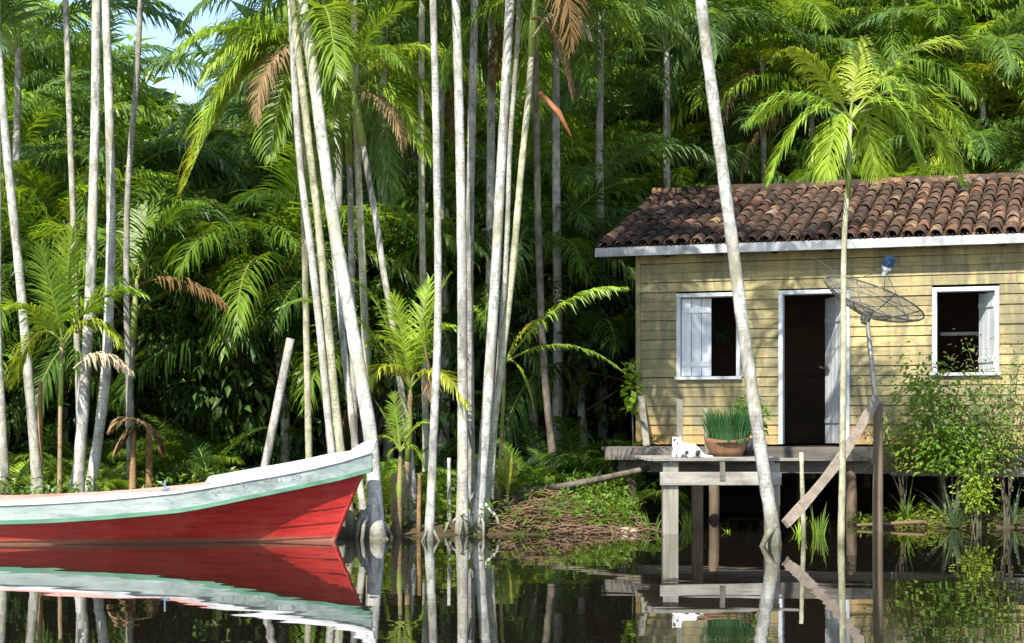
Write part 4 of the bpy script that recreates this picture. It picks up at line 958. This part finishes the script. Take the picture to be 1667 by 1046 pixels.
while cnt < 175 and tries < 9000:
    tries += 1
    if cnt < 36: x, y = None, rf.uniform(24.6, 28)
    elif cnt < 120: x, y = None, rf.uniform(27.5, 35)
    else: x, y = None, rf.uniform(28.5, 35)
    x = rf.uniform(-0.33*y-.6, 0.33*y+.6) if cnt < 120 else rf.uniform(1.2, 0.34*y+.8)
    bad, right = in_house(x, y, 1.3)
    if bad: continue
    hmax = 2.6 + (y-24.6)*.74           # the canopy climbs away from the river
    h = rf.uniform(max(1.0, hmax-2.6), hmax+.3) if rf.random() > .22 else rf.uniform(1.0, max(2.0, hmax*.6))
    if right: h = rf.uniform(max(3.0, hmax-2.2), hmax+.6)
    pxx, pyy = proj(Vector((x, y, h)))
    if 215 < pxx < 470 and pyy < 300: continue
    if 50 < pxx < 500 and pyy < 150: continue
    if any((x-a_)**2 + (y-b__)**2 + .35*(h-c__)**2 < 0.8 for a_, b__, c__ in placed): continue
    placed.append((x, y, h))
    tone = rf.choice(['green', 'bluish', 'bluish', 'lime', 'lime', 'lime', 'yellowing']) if h > 3.0 else rf.choice(['dark', 'dull green'])  # low palms take darker leaf tones: forest shade put into the colour
    nd = rf.choice([0, 0, 0, 1, 2]); size = 'low' if h < 2.4 else ('middling' if h < 5 else 'tall')
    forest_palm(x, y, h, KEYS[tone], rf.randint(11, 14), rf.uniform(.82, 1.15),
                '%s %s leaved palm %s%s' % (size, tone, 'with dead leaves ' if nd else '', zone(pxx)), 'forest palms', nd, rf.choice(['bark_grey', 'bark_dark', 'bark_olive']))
    cnt += 1
for (px_, py_, y, tone, sc_) in ((30, 120, 25.5, 'green', 1.0), (545, 60, 24.5, 'bluish', .95), (630, 10, 26, 'lime', 1.0), (720, 90, 25.2, 'green', .95), (800, 30, 24.6, 'lime', 1.0),
        (905, 90, 25.0, 'green', 1.0), (980, 20, 26.5, 'lime', 1.1), (1085, 110, 27.8, 'bluish', 1.1), (1240, 130, 29.3, 'green', 1.1), (1180, 40, 30, 'bluish', 1.1), (1460, 60, 30, 'green', 1.1), (1600, 180, 29, 'bluish', 1.15), (1530, 130, 29.4, 'lime', 1.0), (1660, 90, 30, 'bluish', 1.1), (1320, 190, 29.2, 'yellowing', .9), (200, 330, 26.5, 'dull green', .8)):
    pc = P(px_, py_, y); forest_palm(pc.x, y, pc.z, KEYS[tone], 12, sc_, 'full crowned drooping %s palm %s' % (tone, zone(px_)), 'forest palms', 1 if px_ % 20 == 0 else 0, 'bark_grey')
for (px_, y, s_, key) in ((590, 20.4, .34, 'leaf_lime'), (628, 19.9, .30, 'leaf_yellow'), (690, 20.6, .36, 'leaf_lime'), (715, 19.8, .26, 'leaf_lime'), (738, 20.8, .36, 'leaf_mid'), (640, 21.2, .45, 'leaf_mid'), (790, 21.0, .36, 'leaf_mid'), (855, 21.6, .40, 'leaf_mid'), (20, 22.9, .35, 'leaf_lime'), (190, 22.8, .32, 'leaf_lime'), (110, 23.3, .4, 'leaf_mid'), (270, 23.2, .4, 'leaf_dark')):
    x = (px_-CX)/FPX*y; root = empty('understory_palm', (x, y, ground(x, y)-.03), rf.uniform(0, 6.28)); az = rf.uniform(0, 6)
    for k in range(7):
        o = add('frond', FM[key][[3, 0, 7, 0, 1, 7, 1][k]], root); s2 = s_*rf.uniform(.8, 1.15); o.scale = (s2, s2, s2); o.rotation_euler = (0, rf.uniform(-.2, .2), az+k*2.4)
    tag(root, 'small %s palm sprout %s' % ({'leaf_lime': 'lime', 'leaf_yellow': 'yellow', 'leaf_mid': 'green', 'leaf_dark': 'dark'}[key], zone(px_)), 'palm', 'palm sprouts among the trunks')
# broadleaf trees: a few crown meshes shared
def crown_mesh(mat, nleaf, clumps, L, seed):
    rn = random.Random(seed); q = MB(); cl = []
    for i in range(clumps):
        a = rn.uniform(0, 2*pi); r_ = rn.uniform(.2, 1.35); cl.append((Vector((cos(a)*r_, sin(a)*r_, rn.uniform(-1.3, 1.3))), rn.uniform(.32, .75)))
    for i in range(nleaf):
        c0, rr2 = rn.choice(cl)
        while True:
            v = Vector((rn.uniform(-1, 1), rn.uniform(-1, 1), rn.uniform(-1, 1)))
            if .05 < v.length < 1: break
        v = v.normalized()*v.length**.45
        p_ = c0 + Vector((v.x, v.y, v.z*.7))*rr2
        d_ = (v + Vector((rn.uniform(-.7, .7), rn.uniform(-.7, .7), rn.uniform(-1.1, .2)))).normalized()
        nn = (Vector((0, 0, .9)) + v*.6 + Vector((rn.uniform(-.5, .5), rn.uniform(-.5, .5), 0))).normalized()
        q.leaf(p_, d_, nn, L*rn.uniform(.6, 1.2), L*.42*rn.uniform(.7, 1.2))
    for c0, rr2 in cl: q.tube([Vector((0, 0, -1.9)), c0*.5+Vector((0, 0, -.6)), c0], [.045, .03, .01], 4, 1)
    return q.mesh('crown', [M[mat], M['bark_dark']])
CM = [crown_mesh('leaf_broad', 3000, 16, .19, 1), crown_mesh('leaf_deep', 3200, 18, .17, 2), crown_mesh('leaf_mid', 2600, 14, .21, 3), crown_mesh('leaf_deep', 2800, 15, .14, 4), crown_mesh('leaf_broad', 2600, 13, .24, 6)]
CSUN = crown_mesh('leaf_sun', 1300, 12, .20, 5)
tk = MB(); tk.tube(smooth_path([Vector((0, 0, -.4)), Vector((.06, .03, 1.0)), Vector((0, 0, 2.2))], 8), [.10, .09, .085, .08, .075, .07, .065, .06, .05], 7); tkm = tk.mesh('trunk', M['bark_dark'], True)
def broad(x, y, h, s, cm, label, group=None, cat='tree'):
    gz = ground(x, y); root = empty('broadleaf_tree', (x, y, gz), rf.uniform(0, 6.28))
    tr_ = add('trunk', tkm, root); tr_.scale = (1, 1, max(.3, (h-.4*s)/2.2))
    cr = add('crown', cm, root, (0, 0, h)); cr.scale = (s, s, s*rf.uniform(.8, 1.1)); tag(root, label, cat, group); return root
LEAFN = ['glossy green', 'deep green', 'mid green', 'fine leaved dark green', 'large leaved green']
for i in range(92):
    for _ in range(80):
        y = rf.uniform(25.5, 29) if i < 40 else rf.uniform(28.5, 36); x = rf.uniform(-0.34*y, 0.34*y)
        bad, right = in_house(x, y, 1.6)
        if bad: continue
        h = rf.uniform(.9, 2.8) if i < 40 else rf.uniform(2.0, 2.4+(y-25)*.6)
        pxx, pyy = proj(Vector((x, y, h+1.2)))
        if 60 < pxx < 480 and pyy < 150: continue
        break
    if bad: continue
    ci = rf.choice([1, 3, 1, 0]) if h < 3.3 else rf.choice([0, 2, 4, 2])  # low crowns use deeper greens, understory shade carried in the leaf colour
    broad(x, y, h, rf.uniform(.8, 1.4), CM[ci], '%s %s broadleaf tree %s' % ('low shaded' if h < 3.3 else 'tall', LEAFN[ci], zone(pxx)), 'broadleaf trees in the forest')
pt_ = P(1612, 70, 29.5); broad(pt_.x, 29.5, pt_.z-.3, .95, CSUN, 'sunlit yellow green leafy tree high above the right end of the roof')
pt_ = P(1028, 640, 23.0)
vr = empty('vine', (pt_.x, 23.1, ground(pt_.x, 23.1))); tag(vr, 'bright green leafy vine hugging the house corner', 'vine')
q = MB(); q.tube([Vector((0, 0, -.2)), Vector((.03, 0, .8)), Vector((0, 0, 1.9))], [.012, .01, .006], 5); q.build('stem', M['bark_dark'], vr)
leafy(vr, 'foliage', 'leaf_lime', 90, .09, .42, .13, .09, random.Random(4), Vector((0, -.03, 1.55)))
# far mass of the forest
rb = random.Random(77); q = MB()
def topline(px): return interp(px, [(-300, 10), (40, 10), (105, 9.0), (140, 8.6), (180, 9.6), (230, 9.0), (262, 7.6), (345, 7.2), (405, 7.8), (440, 11), (1560, 11), (1620, 9.6), (2000, 11)])
for i in range(26000):
    y = rb.uniform(36.0, 40.5); x = rb.uniform(-.40*y, .40*y); px_ = CX + x/y*FPX
    z_ = topline(px_)*(y/38)*rb.random()**.8*rb.uniform(.86, 1.0)*1.12
    if hnoise(x*.9, z_*1.1+3) > .42 and z_ > 4: y += 1.2
    d_ = Vector((rb.uniform(-1, 1), rb.uniform(-1, .3), rb.uniform(-1, .4))).normalized()
    q.leaf(Vector((x, y, z_)), d_, Vector((rb.uniform(-.4, .4), rb.uniform(-.9, .1), .8)).normalized(), rb.uniform(.3, .75), rb.uniform(.12, .26))
tag(q.build('far_forest', M['leaf_mid']), 'far mass of rainforest foliage closing the view', 'forest', kind='stuff')
q = MB(); rows = []
for j in range(6):
    rows.append([(x*1.0, 41.5+.5*sin(x*1.3), topline(CX+x/41.5*FPX)*1.0*j/5 - .3 + .3*sin(x*2.1)*(j == 5)) for x in [-24+i*.6 for i in range(81)]])
q.grid(rows); q2 = q
b = MB()
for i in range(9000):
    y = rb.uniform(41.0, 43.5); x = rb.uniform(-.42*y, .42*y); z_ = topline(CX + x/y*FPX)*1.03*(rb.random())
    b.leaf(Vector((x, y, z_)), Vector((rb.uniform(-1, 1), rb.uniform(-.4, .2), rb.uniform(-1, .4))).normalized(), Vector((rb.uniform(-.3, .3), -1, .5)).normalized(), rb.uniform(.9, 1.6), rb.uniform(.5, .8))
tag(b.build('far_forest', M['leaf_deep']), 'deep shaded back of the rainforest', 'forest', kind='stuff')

# ------------------------------------------------------------------ bank: roots, litter, log, ground plants
M['litter'] = wood_mat('litter', (0.10, 0.060, 0.030), (0.27, 0.175, 0.10), 0.9, 0, 0.5, 10, stain=.5)
rl = random.Random(9); q = MB()
for i in range(700):
    x = rl.gauss(.55, .55); y = rl.uniform(19.1, 20.9)
    if not -.2 < x < 1.6: continue
    z_ = max(ground(x, y), 0) + .02 + .22*math.exp(-((x-.25)/.55)**2)*rl.random()*(1 if y > 19.3 else .5)
    a = rl.gauss(0, .8); L = rl.uniform(.08, .5); d_ = Vector((cos(a), rl.uniform(-.4, .4), sin(a)*.35))
    p_ = Vector((x, y, z_)); q.tube([p_-d_*L/2, p_+Vector((0, 0, rl.uniform(-.02, .05))), p_+d_*L/2], [.006, rl.uniform(.007, .014), .004], 4)
tag(q.build('root_litter', M['litter']), 'tangle of brown dead roots and palm litter on the bank', 'litter', kind='stuff')
a, b_ = P(800, 812, 20.6), P(1078, 757, 21.3); lone('log', 'long thin grey log lying from root pile to the house deck', 'log', [a, a.lerp(b_, .55)+Vector((0, 0, -.02)), b_], (.05, .035), 'bark_dark')
for (x, y, r_, lb) in ((940, 866, .10, 'pale flat stone at the water edge by the root pile'), (1021, 866, .075, 'small pinkish stone at the water edge near the jetty')):
    p_ = P(x, y, 19.35); s_ = MB(); rs = random.Random(x)
    s_.lathe([(0, -.05), (r_, -.05), (r_*1.1, 0), (r_*.8, .05), (r_*.3, .065), (0, .066)], 9); s_.v = [(v[0]*rs.uniform(.95, 1.06)*1.5, v[1]*rs.uniform(.95, 1.06), v[2]*rs.uniform(.9, 1.05)*.7) for v in s_.v]
    tag(s_.build('stone', plain_mat('stone', (0.30, 0.245, 0.18), .9), None, loc=(p_.x, p_.y, max(ground(p_.x, p_.y), 0.0)+.025)), lb, 'stone')
def ground_leaves(name, label, n, xr, yr, L, mat, seed, zr=.16, dens=None):
    rn = random.Random(seed); q = MB()
    for i in range(n):
        x = rn.uniform(*xr); y = rn.uniform(*yr); g_ = ground(x, y)
        if g_ < -.04 or hnoise(x*2.2, y*2.2+seed) < -.15: continue
        for k in range(2):
            d_ = Vector((rn.uniform(-1, 1), rn.uniform(-1, .4), rn.uniform(-.3, .9))).normalized()
            q.leaf(Vector((x, y, max(g_, 0)+rn.random()**2*zr)), d_, Vector((rn.uniform(-.5, .5), rn.uniform(-.7, .2), 1)).normalized(), L*rn.uniform(.5, 1.2), L*.55*rn.uniform(.6, 1.1))
    return tag(q.build(name, M[mat]), label, 'ground cover', kind='stuff')
ground_leaves('ground_cover', 'low green creepers covering the bank beside the jetty', 3200, (.2, 2.4), (19.5, 22.8), .080, 'leaf_mid', 1, .26)
ground_leaves('ground_cover', 'dark weeds covering the bank under the palms', 9000, (-9.5, 2.5), (19.0, 25.5), .12, 'leaf_broad', 2, .30)
ground_leaves('ground_cover', 'dry grass and weeds on the mud islet under the shrub', 2200, (3.9, 7.8), (20.2, 21.9), .08, 'leaf_sun', 3, .10)
rg = random.Random(21)
for i in range(46):   # ferny understory plants at the forest edge
    for _ in range(30):
        x = rg.uniform(-9, 2.0); y = interp(x, SHORE) + rg.uniform(.5, 5.5)
        if y > (24.0 if x < -1.2 else 22.3): break
    if ground(x, y) < .02: continue
    root = empty('understory_palm', (x, y, ground(x, y)-.03), rg.uniform(0, 6.28))
    n = rg.randint(5, 8); az = rg.uniform(0, 6)
    key = rg.choice(['leaf_dark', 'leaf_dark', 'leaf_mid', 'leaf_dark'])
    for k in range(n):
        o = add('frond', FM[key][rg.choice([0, 3, 7, 1])], root); s_ = rg.uniform(.32, .62); o.scale = (s_, s_, s_); o.rotation_euler = (0, rg.uniform(-.2, .2), az+k*2.4)
    tag(root, 'stemless %s palm sprouting on the bank %s' % ('dark green' if key == 'leaf_dark' else 'fresh green', zone(proj(Vector((x, y, .5)))[0])), 'palm', 'stemless palms on the shaded bank')
def tuft(px, py, D, h, n, mat, label, wid=.012, lean=.5, r0=.05, cat='plant', name='water_weed', base=None):
    p_ = P(px, py, D); g_ = base if base is not None else max(ground(p_.x, p_.y), -.05) - .03
    root = empty(name, (p_.x, D, g_)); blades(root, 'blade', n, h, (1, 1), wid, mat, random.Random(px), lean, r0); tag(root, label, cat); return root
tuft(1332, 870, 19.0, .42, 16, 'leaf_mid', 'upright green water weed between thin stake and thin palm stem', .022, .25, .07, base=-.06)
tuft(1302, 872, 19.4, .28, 14, 'leaf_lime', 'short green weed in the water behind the thin stake', .022, .5, .06, base=-.06)
tuft(1185, 884, 19.6, .16, 7, 'leaf_lime', 'tiny bright weed sprouting from the water under the jetty', .02, .6, .03, base=-.06)
tuft(1062, 868, 19.6, .34, 22, 'leaf_mid', 'grassy clump growing against the tall jetty post', .018, .5, .10)
tuft(1118, 850, 20.3, .30, 14, 'leaf_lime', 'grass clump under the jetty behind its tall post', .02, .45, .06, base=-.05)

# ------------------------------------------------------------------ shrub, spiky plant on the right
def shrub(px, D, h, w_, n, mats, label, seed, L=.092, lowz=.25, nstem=8, tone=None):
    rn = random.Random(seed); p_ = P(px, 800, D); g_ = max(ground(p_.x, D), 0)-.04
    root = empty('shrub', (p_.x, D, g_)); tips = []
    for i in range(nstem):
        a = rn.uniform(0, 2*pi); r_ = w_*rn.uniform(.2, .9); hh = h*rn.uniform(.6, 1.0)
        top = Vector((cos(a)*r_, sin(a)*r_*.6, hh)); mid = Vector((top.x*.35, top.y*.35, hh*.5)); q = MB(); q.tube(smooth_path([Vector((rn.uniform(-.05, .05), 0, 0)), mid, top], 6), [.009, .008, .0075, .007, .006, .005, .003], 5); q.build('stem', M['bark_dark'], root)
        for k in range(7):
            u = rn.uniform(.45, 1); tips.append((Vector((top.x*u*u, top.y*u*u, hh*u)), rn.uniform(.10, .26)*w_/.6))
    qs = [MB() for _ in mats]
    for i in range(n):
        c0, rr2 = rn.choice(tips); v = Vector((rn.gauss(0, .66), rn.gauss(0, .66), rn.gauss(0, .66))); pp_ = c0 + v*rr2
        if pp_.z < lowz: pp_.z = lowz + rn.random()*.45
        d_ = (Vector((v.x, v.y, -.3)) + Vector((rn.uniform(-.6, .6), rn.uniform(-.6, .6), rn.uniform(-.5, .4)))).normalized()
        k = int(hash((round(c0.x, 2), round(c0.z, 2))) % len(mats))
        qs[k].leaf(pp_, d_, Vector((rn.uniform(-.4, .4), rn.uniform(-.8, .2), .9)).normalized(), L*rn.uniform(.6, 1.2), L*.5*rn.uniform(.7, 1.1))
    for k, m_ in enumerate(mats):
        if qs[k].f: qs[k].build('foliage', M[m_], root)
    tag(root, label, 'shrub'); return root
shrub(1545, 20.6, 1.9, .95, 4300, ['leaf_mid', 'leaf_sun', 'leaf_blue'], 'airy light green shrub rising over the right window sill', 5, lowz=.62)
shrub(1640, 20.4, 2.35, .75, 2000, ['leaf_blue', 'leaf_mid', 'leaf_dry'], 'thin grey green shrub with sparse twigs before the right shutter', 6, .055, lowz=.5)
shrub(1475, 20.9, 1.25, .65, 1500, ['leaf_mid', 'leaf_lime', 'leaf_dry'], 'low reddish green shrub beside the dish post', 7, .055, lowz=.62)
shrub(1590, 20.2, .95, .34, 900, ['leaf_sun', 'leaf_lime'], 'bright yellow green sprig growing over the deck beams', 8, .06)
def spiky(px, D, h, n, label, seed, mat='leaf_grey'):
    rn = random.Random(seed); p_ = P(px, 840, D); g_ = max(ground(p_.x, D), 0)-.03
    root = empty('spiky_plant', (p_.x, D, g_))
    for i in range(n):
        a = i*2.39996; el = lerp(85, 12, (i/n)**.8) + rn.uniform(-6, 6); L = h*rn.uniform(.8, 1.1)
        pts = []; p0 = Vector((cos(a)*.02, sin(a)*.02, .03*(n-i)/n+.03))
        for k in range(6):
            u = k/5; e_ = radians(el - 38*u*u*(1 if el < 75 else .3)); pts.append(p0.copy()); p0 = p0 + Vector((cos(a)*cos(e_), sin(a)*cos(e_), sin(e_)))*L/5
        q = MB(); sd_ = Vector((-sin(a), cos(a), 0)); rows = []
        for k, pt__ in enumerate(pts):
            ww = .020*(1-(k/5.05))**.7; rows.append([pt__-sd_*ww+Vector((0, 0, ww*.5)), pt__, pt__+sd_*ww+Vector((0, 0, ww*.5))])
        q.grid(rows); q.build('leaf_blade', M[mat], root)
    tag(root, label, 'plant'); return root
spiky(1553, 20.35, .62, 26, 'spiky grey green rosette plant on the mud islet', 3)
spiky(1650, 20.5, .52, 20, 'smaller spiky rosette at the right end of the mud islet', 4)
spiky(1476, 20.75, .40, 14, 'dark little rosette plant behind the dish post foot', 5, 'leaf_mid')
a, b_ = P(1395, 851, 20.4), P(1505, 851, 20.4); lone('driftwood', 'straight pale driftwood stick lying by the mud islet', 'driftwood', [(a.x, 20.4, .035), (b_.x, 20.4, .07)], (.018, .026), 'litter')
